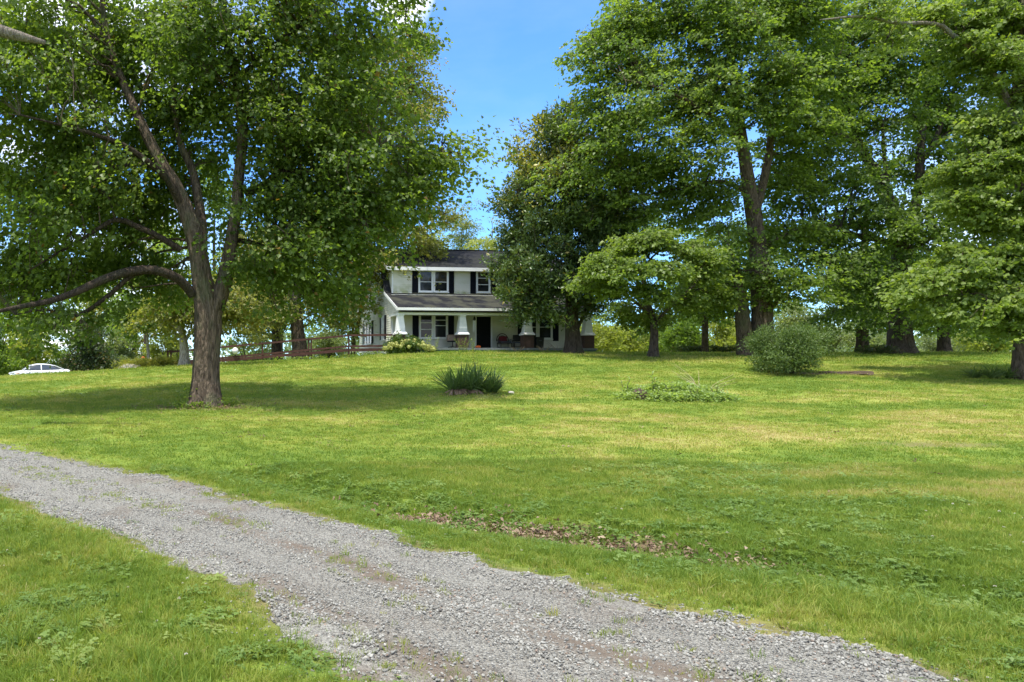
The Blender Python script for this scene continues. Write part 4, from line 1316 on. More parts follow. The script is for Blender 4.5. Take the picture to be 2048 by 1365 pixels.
# ================================================================== RAMP
ramp = tag(empty('wheelchair_ramp', at(698, 703, 51)), 'long red stained wooden access ramp sloping down from the left porch end', 'ramp')
RL = ramp.location.copy()
def rp(px, py, Y): return at(px, py, Y)-RL
RY0, RY1 = 51.0, 52.2
YL = lambda px: 51.0+(698-px)*0.0012
def rpart(name, mb): return mb.build(name, M['red_wood'], ramp)
top = lambda px: 671.5+(698-px)*.0915 if px < 698 else 671.2-(px-698)*.011
midr = lambda px: 693+(698-px)*.092 if px < 698 else 693.0-(px-698)*.01
rim = lambda px: 700.5+(698-px)*.082 if px < 698 else 700.5-(px-698)*.014
for dy in (0, 1.2):
    for pa, pb in ((342, 436), (436, 526), (526, 618), (618, 697), (699, 789)):
        if dy and pa >= 699: continue
        for fn, w, h, nm in ((top, .05, .13, 'top_rail'), (midr, .05, .13, 'middle_rail'), (rim, .06, .20, 'rim_board')):
            m = MB(); m.bar(rp(pa+.3, fn(pa), YL(pa)+dy), rp(pb-.3, fn(pb), YL(pb)+dy), w, h); rpart(nm, m)
    for px in (342, 436, 525, 617.5, 622.5, 697.5, 787.5):
        if dy and px > 760: continue
        a = rp(px, top(px)-1.0, YL(px)+.07+dy)
        w_ = ramp.location+a
        g = h1(w_.x, w_.y)-.15-RL.z
        m = MB(); m.box((a.x-.055, a.y-.045, g), (a.x+.055, a.y+.045, a.z)); rpart('post', m)
# deck boards
N_ = 110
for i in range(N_):
    pa = 342+(789-342)*i/N_; pb = 342+(789-342)*(i+.94)/N_
    p = rp(pa, rim(pa)-1.6, YL(pa)); q = rp(pb, rim(pb)-1.6, YL(pb))
    m = MB()
    dep = 1.2
    m.add([(p.x,p.y+.04,p.z),(q.x,q.y+.04,q.z),(q.x,q.y+dep,q.z),(p.x,p.y+dep,p.z),(p.x,p.y+.04,p.z-.035),(q.x,q.y+.04,q.z-.035),(q.x,q.y+dep,q.z-.035),(p.x,p.y+dep,p.z-.035)],
          [(0,1,2,3),(7,6,5,4),(0,4,5,1),(1,5,6,2),(2,6,7,3),(3,7,4,0)])
    rpart('deck_board', m)
# end frame at the foot and a bent handrail
e = rp(342, top(342), YL(342))
m = MB(); m.box((e.x-.28,e.y-.05,e.z-.02),(e.x+.26,e.y+.05,e.z+.10)); rpart('end_rail', m)
m = MB(); m.box((e.x-.28,e.y-.045,e.z-.75),(e.x-.16,e.y+.045,e.z-.02)); rpart('end_post', m)
m = MB(); m.tube([(e.x+.45,e.y-.1,e.z+.15),(e.x+.42,e.y-.1,e.z-.35),(e.x+.5,e.y-.1,e.z-.6),(e.x+.75,e.y-.1,e.z-.85)], .03, 8); o = m.build('bent_handrail', M['dark_metal'], ramp)
# globe light on the lower rail
g = at(470.5, 704.2, YL(470)-.1)
root = empty('globe_light', g-Vector((0,0,.15))); tag(root, 'round white globe hung on the ramp rail beside the big tree trunk', 'globe lamp')
m = MB(); m.lathe((0,0,0), [(.05,-.03),(.13,.03),(.20,.12),(.22,.22),(.20,.32),(.13,.41),(.03,.45)], 16); m.build('globe', M['white_plastic'], root, True)
m = MB(); m.lathe((0,0,-.10), [(.06,0),(.07,.03),(.05,.09)], 10); m.build('neck', M['dark_metal'], root)

# ================================================================== SEDAN beyond the crest
def sedan():
    p = at(80, 770, 60)
    gz = EYE-(730-735)*60/F-1.36
    root = empty('parked_sedan', (p.x, p.y, gz), math.atan2(-.42, -.90))
    tag(root, 'white four door sedan parked beyond the crest of the lawn', 'car')
    # stations along the length (x forward): half width, sill z, belt z, and greenhouse
    xs = [-2.35,-2.25,-1.9,-1.3,-.5,.4,1.1,1.7,2.15,2.35]
    hw = [.70,.82,.88,.91,.92,.92,.91,.89,.80,.62]
    belt = [.78,.95,1.0,1.0,.97,.95,.93,.86,.76,.62]
    bot = [.40,.30,.25,.22,.22,.22,.22,.24,.26,.34]
    V, Q = [], []
    for x_, w_, b_, z_ in zip(xs, hw, belt, bot):
        V += [(x_,-w_*.92,z_),(x_,-w_,z_+.18),(x_,-w_*1.0,b_-.14),(x_,-w_*.90,b_-.01),(x_,-w_*.45,b_+.03),(x_,w_*.45,b_+.03),(x_,w_*.90,b_-.01),(x_,w_,b_-.14),(x_,w_,z_+.18),(x_,w_*.92,z_)]
    n = 10
    for i in range(len(xs)-1):
        for k in range(n): Q.append((i*n+k, i*n+(k+1) % n, (i+1)*n+(k+1) % n, (i+1)*n+k))
    me = bpy.data.meshes.new('body'); me.from_pydata(V, [], Q+[tuple(range(n-1, -1, -1)), tuple((len(xs)-1)*n+k for k in range(n))]); me.materials.append(M['car_paint'])
    for p_ in me.polygons: p_.use_smooth = True
    o = link('body', me, root); md = o.modifiers.new('sub', 'SUBSURF'); md.levels = 1; md.render_levels = 2
    # roof: arch lofted from the screen to the boot
    rx_ = [-1.75,-1.25,-.75,-.2,.3,.75,1.25]; rzz = [1.02,1.24,1.40,1.45,1.44,1.33,.99]; rw = [.62,.60,.57,.56,.56,.58,.66]
    V, Q = [], []
    for x_, z_, w_ in zip(rx_, rzz, rw):
        V += [(x_,-w_,z_-.05),(x_,-w_*.6,z_),(x_,w_*.6,z_),(x_,w_,z_-.05)]
    for i in range(1, 5):
        for k in range(3): Q.append((i*4+k, (i+1)*4+k, (i+1)*4+k+1, i*4+k+1))
    me = bpy.data.meshes.new('roof'); me.from_pydata(V, [], Q); me.materials.append(M['car_paint'])
    for p_ in me.polygons: p_.use_smooth = True
    o = link('roof', me, root); md = o.modifiers.new('s', 'SOLIDIFY'); md.thickness = .04
    def pane(name, vs, mat=M['car_glass'], t=.02):
        me = bpy.data.meshes.new(name); me.from_pydata(vs, [], [tuple(range(len(vs)))]); me.materials.append(mat)
        o = link(name, me, root); md = o.modifiers.new('s', 'SOLIDIFY'); md.thickness = t; md.offset = 0; return o
    pane('windscreen', [(1.30,-.70,.95),(1.30,.70,.95),(.74,.57,1.31),(.74,-.57,1.31)])
    pane('rear_screen', [(-1.85,-.64,1.0),(-1.85,.64,1.0),(-1.22,.58,1.24),(-1.22,-.58,1.24)])
    for s in (-1, 1):
        pane('front_side_window', [(1.12,s*.80,.96),(.02,s*.82,.97),(.02,s*.60,1.37),(.68,s*.60,1.29)])
        pane('rear_side_window', [(-.06,s*.82,.97),(-1.40,s*.79,1.0),(-1.18,s*.63,1.20),(-.70,s*.60,1.34),(-.06,s*.60,1.37)])
        for nm, a, b_, w_ in (('front_pillar',(1.28,s*.74,.96),(.70,s*.585,1.35),.07),('door_pillar',(-.02,s*.825,.96),(-.02,s*.595,1.39),.07),('rear_pillar',(-1.75,s*.74,1.0),(-1.0,s*.60,1.33),.16)):
            m = MB(); m.bar(a, b_, w_, .05); m.build(nm, M['car_paint'], root)
        m = MB(); m.frustum(.92, s*1.0, .98, 1.14, .12, .10, .22, .2); o = m.build('wing_mirror', M['car_paint'], root); bv(o, .03)
        m = MB(); m.add([(2.30,s*.58,.66),(2.05,s*.84,.70),(1.95,s*.86,.78),(2.22,s*.60,.74)], [(0,1,2,3)]); o = m.build('headlight', M['lamp_glass'], root); md = o.modifiers.new('s', 'SOLIDIFY'); md.thickness = .05; md.offset = 0
        m = MB(); m.box((1.62,s*.895-.02,.66),(1.90,s*.895+.02,.71)); m.build('side_marker', M['amber'], root)
        m = MB(); m.box((-2.36,s*.60-.16,.74),(-2.22,s*.60+.16,.90)); m.build('tail_light', M['rust'], root)
        for x_ in (1.42,-1.40):
            m = MB(); m.v = []; m.f = []
            pr = [(.20,-.10),(.32,-.10),(.335,-.05),(.335,.05),(.32,.10),(.20,.10)]
            m.lathe((0,0,0), pr, 22); o = m.build('wheel', M['tyre'], root); o.rotation_euler = (rad(90),0,0); o.location = (x_, s*.82, .335)
            m = MB(); m.lathe((0,0,0), [(.02,-.11),(.20,-.105),(.20,.105),(.02,.11)], 14); m.build('rim', M['rim'], o)
    m = MB(); m.box((2.30,-.45,.56),(2.38,.45,.64)); m.build('grille', M['black'], root)
    return root
sedan()

# ================================================================== small things on the lawn, left
def blob(name, loc, r, mat, label, cat, seed=1, amp=.35):
    rr = random.Random(seed); bm = bmesh.new(); bmesh.ops.create_icosphere(bm, subdivisions=3, radius=1)
    for v in bm.verts:
        k = 1+amp*(fbm(np.array([v.co.x*1.7+seed]), np.array([v.co.y*1.7]), np.array([v.co.z*1.7]), 3)[0]-.5)*2
        v.co = Vector((v.co.x*r[0]*k, v.co.y*r[1]*k, max(-.2*r[2], v.co.z*r[2]*k)))
    me = bpy.data.meshes.new(name); bm.to_mesh(me); bm.free(); me.materials.append(mat)
    return tag(link(name, me, None, loc), label, cat)
def gp(px, Y):
    X = (px-PX0)*Y/F
    return Vector((X, Y, h1(X, Y)))
blob('rock', gp(262, 46)-Vector((0,0,.05)), (.8,.5,.42), M['stone'], 'low grey boulder in tall grass at the lawn crest left of the big tree', 'rock', 3)
blob('stone', gp(1022, 27.3), (.12,.10,.09), M['stone'], 'small pale stone in the grass right of the yucca', 'stone', 5)
blob('stump', gp(1281, 25.6), (.34,.30,.34), M['brown_stone'], 'brown weathered stump among the weeds of the overgrown bed', 'stump', 8, .5)
blob('mulch_mound', gp(1688, 34.6)-Vector((0,0,.05)), (1.3,.45,.20), M['mulch'], 'low heap of brown mulch beside the round shrub', 'mulch heap', 9, .6)
# orange ball on a stake
b0 = gp(286, 47)
root = empty('marker_ball', b0); tag(root, 'orange ball marker on a thin stake above the tall grass', 'marker')
m = MB(); m.tube([(0,0,-.1),(0,0,.62)], .015, 6); m.build('stake', M['deadwood'], root)
m = MB(); m.lathe((0,0,.60), [(.02,0),(.09,.03),(.13,.12),(.10,.21),(.02,.25)], 14); m.build('ball', M['pumpkin'], root, True)
# fallen branch, gravel stick
p, q = gp(1291, 49.5), gp(1303, 46.0)
m = MB(); m.tube([p+Vector((0,0,.05)), (p+q)/2+Vector((.08,0,.07)), q+Vector((0,0,.05))], [.04,.05,.03], 7)
m.tube([(p+q)/2+Vector((.05,0,.06)), (p+q)/2+Vector((.4,-.2,.12))], [.03,.012], 6)
tag(m.build('fallen_branch', M['deadwood']), 'pale fallen branch lying on the lawn between porch and small tree', 'branch')
p = gp(1074, 5.45); p.z += .025
m = MB(); m.tube([p, p+Vector((.03,.008,.006)), p+Vector((.065,.004,.0))], [.010,.012,.009], 7)
tag(m.build('stick', M['deadwood']), 'short brown stick lying on the gravel drive', 'stick')
p, q = gp(1462, 48.5), gp(1490, 48.5)
m = MB(); m.box((p.x, p.y-.08, min(p.z,q.z)-.1), (q.x, p.y+.08, min(p.z,q.z)+.14)); tag(bv(m.build('landscape_timber', M['deadwood']), .02), 'grey timber edging lying behind the round shrub', 'timber')

# ================================================================== FOLIAGE
def unit(v):
    return v/np.maximum(np.linalg.norm(v, axis=-1, keepdims=True), 1e-9)
def leaf_verts(P, D, Nn, L, Wd, fold=.14, droop=.12):
    """P base, D direction, Nn normal, L length, Wd width -> (n,4,3) folded kite"""
    D = unit(D); S = unit(np.cross(Nn, D)); Nn = np.cross(D, S)
    L = L[:,None]; Wd = Wd[:,None]
    mid = P+D*L*.42
    a = mid+S*Wd*.5+Nn*Wd*fold
    b = mid-S*Wd*.5+Nn*Wd*fold
    t = P+D*L-Nn*L*droop
    return np.stack([P, a, t, b], 1)
def leaf_mesh(name, LV, mat):
    n = len(LV)
    V = LV.reshape(-1, 3)
    i = np.arange(n)*4
    T = np.concatenate([np.stack([i, i+2, i+1], 1), np.stack([i, i+3, i+2], 1)])
    return np_mesh(name, V, None, T, mat)

def make_sprays(lobes, nleaf, rng, axis, spray=.75, flat=.16, perspray=46, bough=1.5, boughs=None, shell=.35, style='maple'):
    """lobes: (center, (rx,ry,rz)) -> spray centres, radii, outward directions.  Leaves hang in layered sprays on
    flattened boughs that fill each lobe, so light gets between the layers"""
    vol = np.array([max(.3, q[1][0]*q[1][1]*q[1][2])**.72*(q[2] if len(q) > 2 else 1) for q in lobes]); lobes = [q[:2] for q in lobes]
    frac = vol/vol.sum()
    C, O, B = [], [], []
    nsp = nleaf/perspray
    for (c, r), fr in zip(lobes, frac):
        c = np.array(c); r = np.array(r)
        k = max(2, int(round(nsp*fr)))
        nb = max(2, int(round(k/9)))
        d = unit(rng.normal(size=(nb, 3))); rad_ = rng.rand(nb)**shell
        bc = c+d*rad_[:,None]*r*.88
        B.append(bc)
        per = rng.randint(0, nb, k)
        off = unit(rng.normal(size=(k, 3)))*(rng.rand(k)**.45)[:,None]
        bsz = bough*(.6+.7*rng.rand(nb))
        p = bc[per]+off*np.stack([bsz[per], bsz[per], bsz[per]*.72], 1)
        # boughs droop away from the trunk
        o = p-np.array(axis); o[:,2] = 0; oo = unit(o)
        dist = ((p-bc[per])*oo).sum(1)
        p[:,2] -= .22*dist+.10*np.abs(dist)
        C.append(p); O.append(unit(oo+.55*unit((p-c)*np.array([1,1,0])+1e-6)+.3*rng.normal(size=(k,3))*np.array([1,1,.3])))
    return np.concatenate(C), np.concatenate(O), np.concatenate(B)

def leaves_on(C, O, rng, perspray, spray, flat, L, Wd, up=.55, droop=.5, round_=False):
    k = len(C)
    n = rng.poisson(perspray, k)
    idx = np.repeat(np.arange(k), n); m = len(idx)
    o = O[idx].copy()
    if round_:
        d = unit(rng.normal(size=(m, 3))); q = rng.rand(m)**.4
        sz = (spray*(.6+.7*rng.rand(k)))[idx]
        p = C[idx]+d*(q*sz)[:,None]*np.array([1, 1, .8])
        D = unit(d*.8+rng.normal(size=(m,3))*.5+np.array([0,0,.35]))
        Nn = unit(np.array([0,0,1.0])*.5+rng.normal(size=(m,3))*.6+.3*d)
    else:
        o[:,2] = 0; o = unit(o)
        s = np.stack([-o[:,1], o[:,0], np.zeros(m)], 1)
        sz = (spray*(.55+.8*rng.rand(k)))[idx]
        a = rng.rand(m)*6.283; q = np.sqrt(rng.rand(m))
        u, v = np.cos(a)*q, np.sin(a)*q*.72
        tilt = (rng.normal(size=k)*.34)[idx]
        p = C[idx]+o*(u*sz)[:,None]+s*(v*sz)[:,None]
        p[:,2] += rng.normal(size=m)*flat*sz-.30*sz*(u+.2)**2*np.where(u > -.2, 1, .2)+tilt*v*sz
        D = unit(o*(.6+.4*u[:,None])+s*v[:,None]*.9+rng.normal(size=(m,3))*.45-np.array([0,0,1])*(droop*(.4+.8*rng.rand(m)))[:,None])
        Nn = unit(np.array([0,0,1.0])*up+o*.25+rng.normal(size=(m,3))*.42)
    g_ = .5+.85*rng.rand(m)**.8; ll = L*g_; ww = Wd*g_*(.75+.4*rng.rand(m))
    return leaf_verts(p, D, Nn, ll, ww)

def tube_np(paths, nseg):
    """many tapered tubes at once: list of (pts (k,3), radii (k,)) -> verts, quads"""
    V, Q, b = [], [], 0
    for P, R_ in paths:
        P = np.asarray(P, float); k = len(P)
        d = np.gradient(P, axis=0); d = unit(d)
        ref = np.array([0.31, .17, .93]) if abs(d[0] @ np.array([.31,.17,.93])) < .9 else np.array([1.0, 0, .1])
        a = unit(np.cross(d, ref)); c = np.cross(d, a)
        t = np.arange(nseg)*2*math.pi/nseg
        ring = P[:,None,:]+(a[:,None,:]*np.cos(t)[None,:,None]+c[:,None,:]*np.sin(t)[None,:,None])*np.asarray(R_)[:,None,None]
        V.append(ring.reshape(-1, 3))
        i = b+np.arange(k*nseg).reshape(k, nseg); j = np.roll(i, -1, 1)
        Q.append(np.stack([i[:-1].ravel(), j[:-1].ravel(), j[1:].ravel(), i[1:].ravel()], 1))
        b += k*nseg
    return np.concatenate(V), np.concatenate(Q)

def smooth_path(P, R_, step):
    """Catmull-Rom through the points, radii alike"""
    P = np.asarray(P, float); R_ = np.asarray(R_, float)
    A = np.concatenate([[2*P[0]-P[1]], P, [2*P[-1]-P[-2]]]); RR = np.concatenate([[R_[0]], R_, [R_[-1]]])
    outP, outR = [], []
    for i in range(1, len(A)-2):
        n = max(2, int(np.linalg.norm(A[i+1]-A[i])/step))
        for t in np.arange(n)/n:
            t2, t3 = t*t, t*t*t
            outP.append(.5*((2*A[i])+(-A[i-1]+A[i+1])*t+(2*A[i-1]-5*A[i]+4*A[i+1]-A[i+2])*t2+(-A[i-1]+3*A[i]-3*A[i+1]+A[i+2])*t3))
            outR.append(RR[i]*(1-t)+RR[i+1]*t)
    outP.append(A[-2]); outR.append(RR[-2])
    return np.array(outP), np.array(outR)

def wood_mesh(name, P, R_, mat, nseg=20, step=.18, ridge=.06, flare=0.0, seed=0, wob=.02):
    P, R_ = smooth_path(P, R_, step)
    k = len(P)
    d = unit(np.gradient(P, axis=0))
    a = np.zeros_like(P); prev = np.array([1.0, .01, 0])
    for i in range(k):
        v = prev-d[i]*(prev@d[i]); prev = v/np.linalg.norm(v); a[i] = prev
    c = np.cross(d, a)
    t = np.arange(nseg)*2*math.pi/nseg
    s = np.concatenate([[0], np.cumsum(np.linalg.norm(np.diff(P, axis=0), axis=1))])
    T, S = np.meshgrid(t, s)
    Rr = R_[:,None]*np.ones((1, nseg))
    nx_, ny_ = np.cos(T), np.sin(T)
    lob = fbm(nx_*1.3+seed*3.1, ny_*1.3+S*.35, S*.30+seed, 3)-.5
    rg = fbm(nx_*(8 if nseg > 40 else 5)+seed, ny_*(8 if nseg > 40 else 5), S*.7+seed, 3)-.5
    Rr = Rr*(1+lob*.30+rg*ridge*3.2)
    if flare > 0:
        fl = np.exp(-S/.38)*flare*(1+.75*np.cos(T*5+seed*1.7)+.3*np.cos(T*3+1))
        Rr = Rr*(1+fl)
    V = P[:,None,:]+(a[:,None,:]*np.cos(T)[...,None]+c[:,None,:]*np.sin(T)[...,None])*Rr[...,None]
    i = np.arange(k*nseg).reshape(k, nseg); j = np.roll(i, -1, 1)
    Q = np.stack([i[:-1].ravel(), j[:-1].ravel(), j[1:].ravel(), i[1:].ravel()], 1)
    tip = V[-1].mean(0)[None]
    V = np.concatenate([V.reshape(-1, 3), tip])
    Tr = np.stack([i[-1], j[-1], np.full(nseg, k*nseg)], 1)
    return np_mesh(name, V, Q, Tr, mat, True)

def tree(name, label, Y, base, trunk, limbs, lobes, leafmat, bark, nleaf, seed, group='trees round the house', cat='tree',
         L=.18, Wd=.17, spray=.8, flat=.16, perspray=46, bough=1.5, up=.55, droop=.5, round_=False, nseg=24, flare=.35, top=None, twig_r=.022, trunk_step=.2, shell=.35, leaf2=None, leaf2_sel=None, twigs=True, pale0=False, limbmat=None):
    """trunk/limbs: polylines in photo pixels at the tree's own depth: (px, py, depth offset, radius m).  lobes: (px, py, rpx, rpy, depth offset, depth radius)"""
    rng = np.random.RandomState(seed)
    b = gp(base, Y)
    root = empty(name, b); tag(root, label, cat, group)
    b_ = np.array(b)
    def W_(px, py, dy): return np.array(at(px, py, Y+dy))-b_
    def path(lst): return [W_(q[0], q[1], q[2]) for q in lst], [q[3] for q in lst]
    P, R_ = path(trunk)
    P[0] = np.array([P[0][0], P[0][1], -.15])
    link('trunk', wood_mesh('trunk', P, R_, bark, nseg, trunk_step, .07, flare, seed), root)
    skel = []
    def add_skel(P, R_):
        sp, sr = smooth_path(P, R_, .5); skel.append(np.concatenate([sp, sr[:,None]], 1))
    add_skel(P, R_)
    for i, lst in enumerate(limbs):
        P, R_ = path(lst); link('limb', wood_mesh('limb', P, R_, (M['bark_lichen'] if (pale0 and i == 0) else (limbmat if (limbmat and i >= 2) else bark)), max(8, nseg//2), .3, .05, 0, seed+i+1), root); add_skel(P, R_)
    SK = np.concatenate(skel)
    k = Y/F
    LB = []
    for q in lobes:
        px, py, rx, ry = q[:4]; dy = q[4] if len(q) > 4 else 0; rd = q[5] if len(q) > 5 else (rx*k)*.9
        kk = (Y+dy)/F
        LB.append((W_(px, py, dy), (rx*kk, rd, ry*kk*1.18), .32 if (py < -15 or px < -60 or px > 2095) else 1.0))
    axis = np.array([0, 0, 0.0])
    C, O, Bc = make_sprays(LB, nleaf, rng, axis, spray, flat, perspray, bough, shell=shell)
    LV = leaves_on(C, O, rng, perspray, spray, flat, L, Wd, up, droop, round_)
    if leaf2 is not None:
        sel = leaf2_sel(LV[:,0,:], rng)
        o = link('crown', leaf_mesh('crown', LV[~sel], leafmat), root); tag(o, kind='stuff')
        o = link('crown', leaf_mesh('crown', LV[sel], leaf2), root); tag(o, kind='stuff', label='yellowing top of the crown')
    else:
        o = link('crown', leaf_mesh('crown', LV, leafmat), root); tag(o, kind='stuff')
    if twigs:
        # branches: from the nearest limb to each bough, then a twig to each spray
        paths = []
        skp = SK[:,:3]
        low = Bc.copy(); low[:,2] -= .35*np.linalg.norm(Bc[:,:2], axis=1)*.5
        for bc, lw in zip(Bc, low):
            dd = np.linalg.norm(skp-lw, axis=1)
            j = int(np.argmin(dd)); s = skp[j]; ln = np.linalg.norm(bc-s)
            if ln < .4: continue
            r0 = min(SK[j,3]*.6, .018+.011*ln)
            m1 = s+(bc-s)*.35+np.array([0,0,.10*ln])+rng.normal(size=3)*.05*ln
            m2 = s+(bc-s)*.7+np.array([0,0,.08*ln])+rng.normal(size=3)*.05*ln
            pp, pr = smooth_path([s, m1, m2, bc], [r0, r0*.75, r0*.5, r0*.25], max(.5, ln/8))
            paths.append((pp, pr))
        V, Q = tube_np(paths, 5)
        o = link('branches', np_mesh('branches', V, Q, None, bark, True), root); tag(o, kind='stuff')
        if twigs == 'coarse': return root
        # twigs
        near = np.argmin(((C[:,None,:]-Bc[None,:,:])**2).sum(-1), 1) if len(C)*len(Bc) < 4e6 else np.array([int(np.argmin(((Bc-c)**2).sum(1))) for c in C])
        S = Bc[near]; Mid = (S+C)/2+rng.normal(size=C.shape)*.08
        E = C+O*.25*spray
        t3 = np.arange(3)*2.094
        V, Q = [], []
        Pts = np.stack([S, Mid, E], 1); rr = np.array([twig_r, twig_r*.7, twig_r*.35])
        ring = np.stack([np.cos(t3), np.sin(t3), .3*np.sin(t3+1)], 1)
        V = Pts[:,:,None,:]+ring[None,None,:,:]*rr[None,:,None,None]
        n = len(C); i = np.arange(n*9).reshape(n, 3, 3); j = np.roll(i, -1, 2)
        Q = np.stack([i[:,:-1].ravel(), j[:,:-1].ravel(), j[:,1:].ravel(), i[:,1:].ravel()], 1)
        o = link('twigs', np_mesh('twigs', V.reshape(-1, 3), Q, None, bark), root); tag(o, kind='stuff')
    return root

TG = 'trees round the house'
# ---- big maple on the left ----
tree('maple_tree', 'large maple with massive forked trunk and long low limb, nearest the drive', 25, 413,
  [(413,805,0,0.504),(412,760,0,0.450),(414,700,0,0.441),(416,650,0,0.441),(412,600,0,0.414),(403,550,-.1,0.324),(396,500,-.1,0.297),(385,455,-.1,0.279),(368,410,0,0.252),(350,370,0,0.225),(325,330,0,0.198),(290,265,0,0.171),(262,200,.2,0.144),(232,130,.3,0.117),(212,60,.4,0.099),(200,-40,.4,0.072),(190,-160,.4,0.045)],
  [[(420,640,.05,0.288),(440,590,0,0.272),(455,530,0,0.256),(463,480,0,0.216),(472,420,.1,0.192),(478,350,.2,0.176),(485,270,.3,0.168),(478,190,.4,0.168),(468,130,.5,0.176),(455,90,.6,0.160),(448,20,.8,0.120),(440,-100,1,0.080),(430,-220,1,0.040)],
   [(405,520,.3,0.160),(405,460,.6,0.176),(397,400,.8,0.160),(385,340,1,0.136),(362,290,1,0.120),(350,220,1.2,0.096),(345,120,1.5,0.072),(340,0,2,0.040)],
   [(385,590,-.2,0.160),(360,560,-.6,0.152),(310,541,-1.2,0.136),(260,543,-1.6,0.128),(205,560,-2,0.120),(150,585,-2.3,0.104),(100,602,-2.6,0.088),(50,612,-3,0.072),(0,622,-3.4,0.056),(-70,640,-4,0.032)],
   [(330,545,-1,0.080),(270,548,-1.4,0.080),(220,590,-1.4,0.072),(170,625,-1.2,0.064),(140,632,-1,0.048),(90,620,-.8,0.032),(30,630,-.6,0.020)],
   [(362,500,-.1,0.104),(320,475,-.4,0.096),(270,452,-.8,0.088),(230,440,-1,0.080),(170,475,-1.3,0.056),(110,510,-1.6,0.040),(60,540,-2,0.024)],
   [(370,420,0,0.136),(335,360,-.5,0.120),(290,320,-1,0.104),(245,290,-1.6,0.088),(190,270,-2.2,0.064),(120,250,-3,0.040),(40,230,-3.6,0.024)],
   [(330,335,0,0.080),(270,330,.6,0.072),(190,345,1,0.056),(110,370,1.4,0.040),(30,400,1.8,0.024)],
   [(490,390,.1,0.128),(530,370,.1,0.112),(560,342,0,0.088),(600,345,-.3,0.072),(650,335,-.5,0.056),(700,312,-.7,0.040),(760,290,-1,0.024)],
   [(545,355,0,0.080),(575,315,.3,0.064),(620,300,.6,0.056),(680,285,1,0.040),(740,255,1.4,0.024)],
   [(470,480,.1,0.080),(520,490,.5,0.072),(570,520,.8,0.056),(620,530,1.2,0.040),(680,540,1.6,0.024)],
   [(475,160,.4,0.112),(540,100,0,0.096),(600,50,-.4,0.080),(660,0,-.8,0.064),(720,-50,-1.2,0.040)],
   [(455,90,.6,0.096),(400,50,1,0.080),(330,35,1.4,0.064),(260,20,1.8,0.048),(180,20,2,0.024)],
   [(480,250,.3,0.088),(530,215,.8,0.072),(600,190,1.2,0.056),(680,170,1.6,0.040),(760,150,2,0.024)]],
  [(60,70,130,90,-1,3),(170,70,110,80,1,3),(330,30,130,60,1.5,3),(430,60,130,70,-1,2.5),(560,50,140,90,0,3.2),(660,80,120,80,-.5,3),(800,55,50,40,.5,1.6),
   (110,190,140,80,-2,3),(200,160,70,60,1.5,2),(270,120,60,50,2,1.6),(250,260,60,45,2.2,1.6),(400,420,70,60,3,1.8),(380,120,80,50,-1.5,2),(330,190,100,70,2.2,1.8),(420,190,100,70,1.8,2),(550,200,120,75,-.5,2.4),(660,210,120,80,0,3),(760,235,40,35,0,1.3),
   (40,310,110,70,0,3),(150,320,110,70,2,2.4),(180,335,90,60,-1,2),(320,300,90,60,2.4,1.6),(430,300,70,60,2,1.8),(570,290,120,70,.8,2.2),(690,310,110,70,-.5,2.6),(790,320,80,60,0,2),(870,290,55,40,0,1.3),(895,320,40,35,0,1),
   (50,430,110,70,1,3),(140,460,110,60,-1.5,2.5),(250,400,90,60,2.4,2),(290,460,80,50,2.5,2),(560,395,90,60,.8,2),(640,400,110,60,-.5,2.5),(740,410,90,60,0,2.2),(815,395,60,45,0,1.5),
   (30,540,100,50,1,3),(130,560,90,40,2,2.5),(240,520,100,45,3,2),(320,580,70,40,2.5,2),(560,480,90,55,-.5,2),(650,500,90,55,0,2.2),(715,480,55,45,0,1.8),(600,560,70,45,.5,1.8),(665,565,55,40,.5,1.6),(510,560,50,50,1,1.5),
   (40,630,70,25,-1.5,2),(150,640,60,18,-1.5,1.5),
   (100,-90,200,90,0,4),(350,-110,200,90,0,4),(600,-80,180,90,0,4),(780,-30,110,60,0,2.5),(-120,200,120,150,0,3.5),(-120,450,110,120,0,3.5)],
  M['leaf_maple_deep'], M['bark'], 152000, 11, TG, limbmat=M['bark_limb'], L=.142, Wd=.138, spray=.82, bough=1.45, nseg=80, flare=.34, trunk_step=.08, shell=.45)

# ---- trees by the ramp, behind the big maple ----
tree('ramp_tree', 'tall yellow green shade tree with thick trunk right behind the ramp', 56, 600,
  [(600,712,0,.62),(598,690,0,.54),(594,650,0,.50),(590,600,0,.44),(600,540,0,.40),(625,470,0,.34),(660,390,0,.28),(700,300,0,.2),(730,220,0,.12),(750,150,0,.05)],
  [[(592,610,0,.26),(560,540,0,.22),(540,470,0,.16),(530,400,0,.08)],[(620,480,0,.22),(690,440,-1,.16),(760,400,-2,.10),(820,370,-2,.05)],[(660,390,0,.2),(640,300,0,.14),(650,200,0,.07)],[(700,300,0,.15),(770,260,-1,.10),(820,210,-1,.05)]],
  [(790,170,70,60,0,3),(720,130,80,60,0,3),(830,230,50,50,0,2),(760,270,80,60,0,3),(850,200,35,30,0,1.5),(820,330,70,50,0,2.6),(700,340,80,60,0,3),(780,400,80,60,-1,3),(790,110,70,50,0,3),(690,230,70,60,0,3),(850,420,45,40,-1,2),(700,440,80,50,0,3),(620,420,80,60,0,3),(830,480,60,35,-1.5,2),(760,500,70,40,-1.5,2),(680,530,70,45,0,3),(590,510,70,50,0,3),(520,540,60,50,0,3),(630,590,60,30,0,3),(800,525,50,16,-1.5,1.4),(730,570,50,35,-.5,2),(690,610,45,30,-1,2),(560,620,50,25,-1,2.5),(660,640,40,14,-1,1.5)],
  M['leaf_hack'], M['bark'], 78000, 12, TG, L=.20, Wd=.16, spray=.9, bough=1.7)
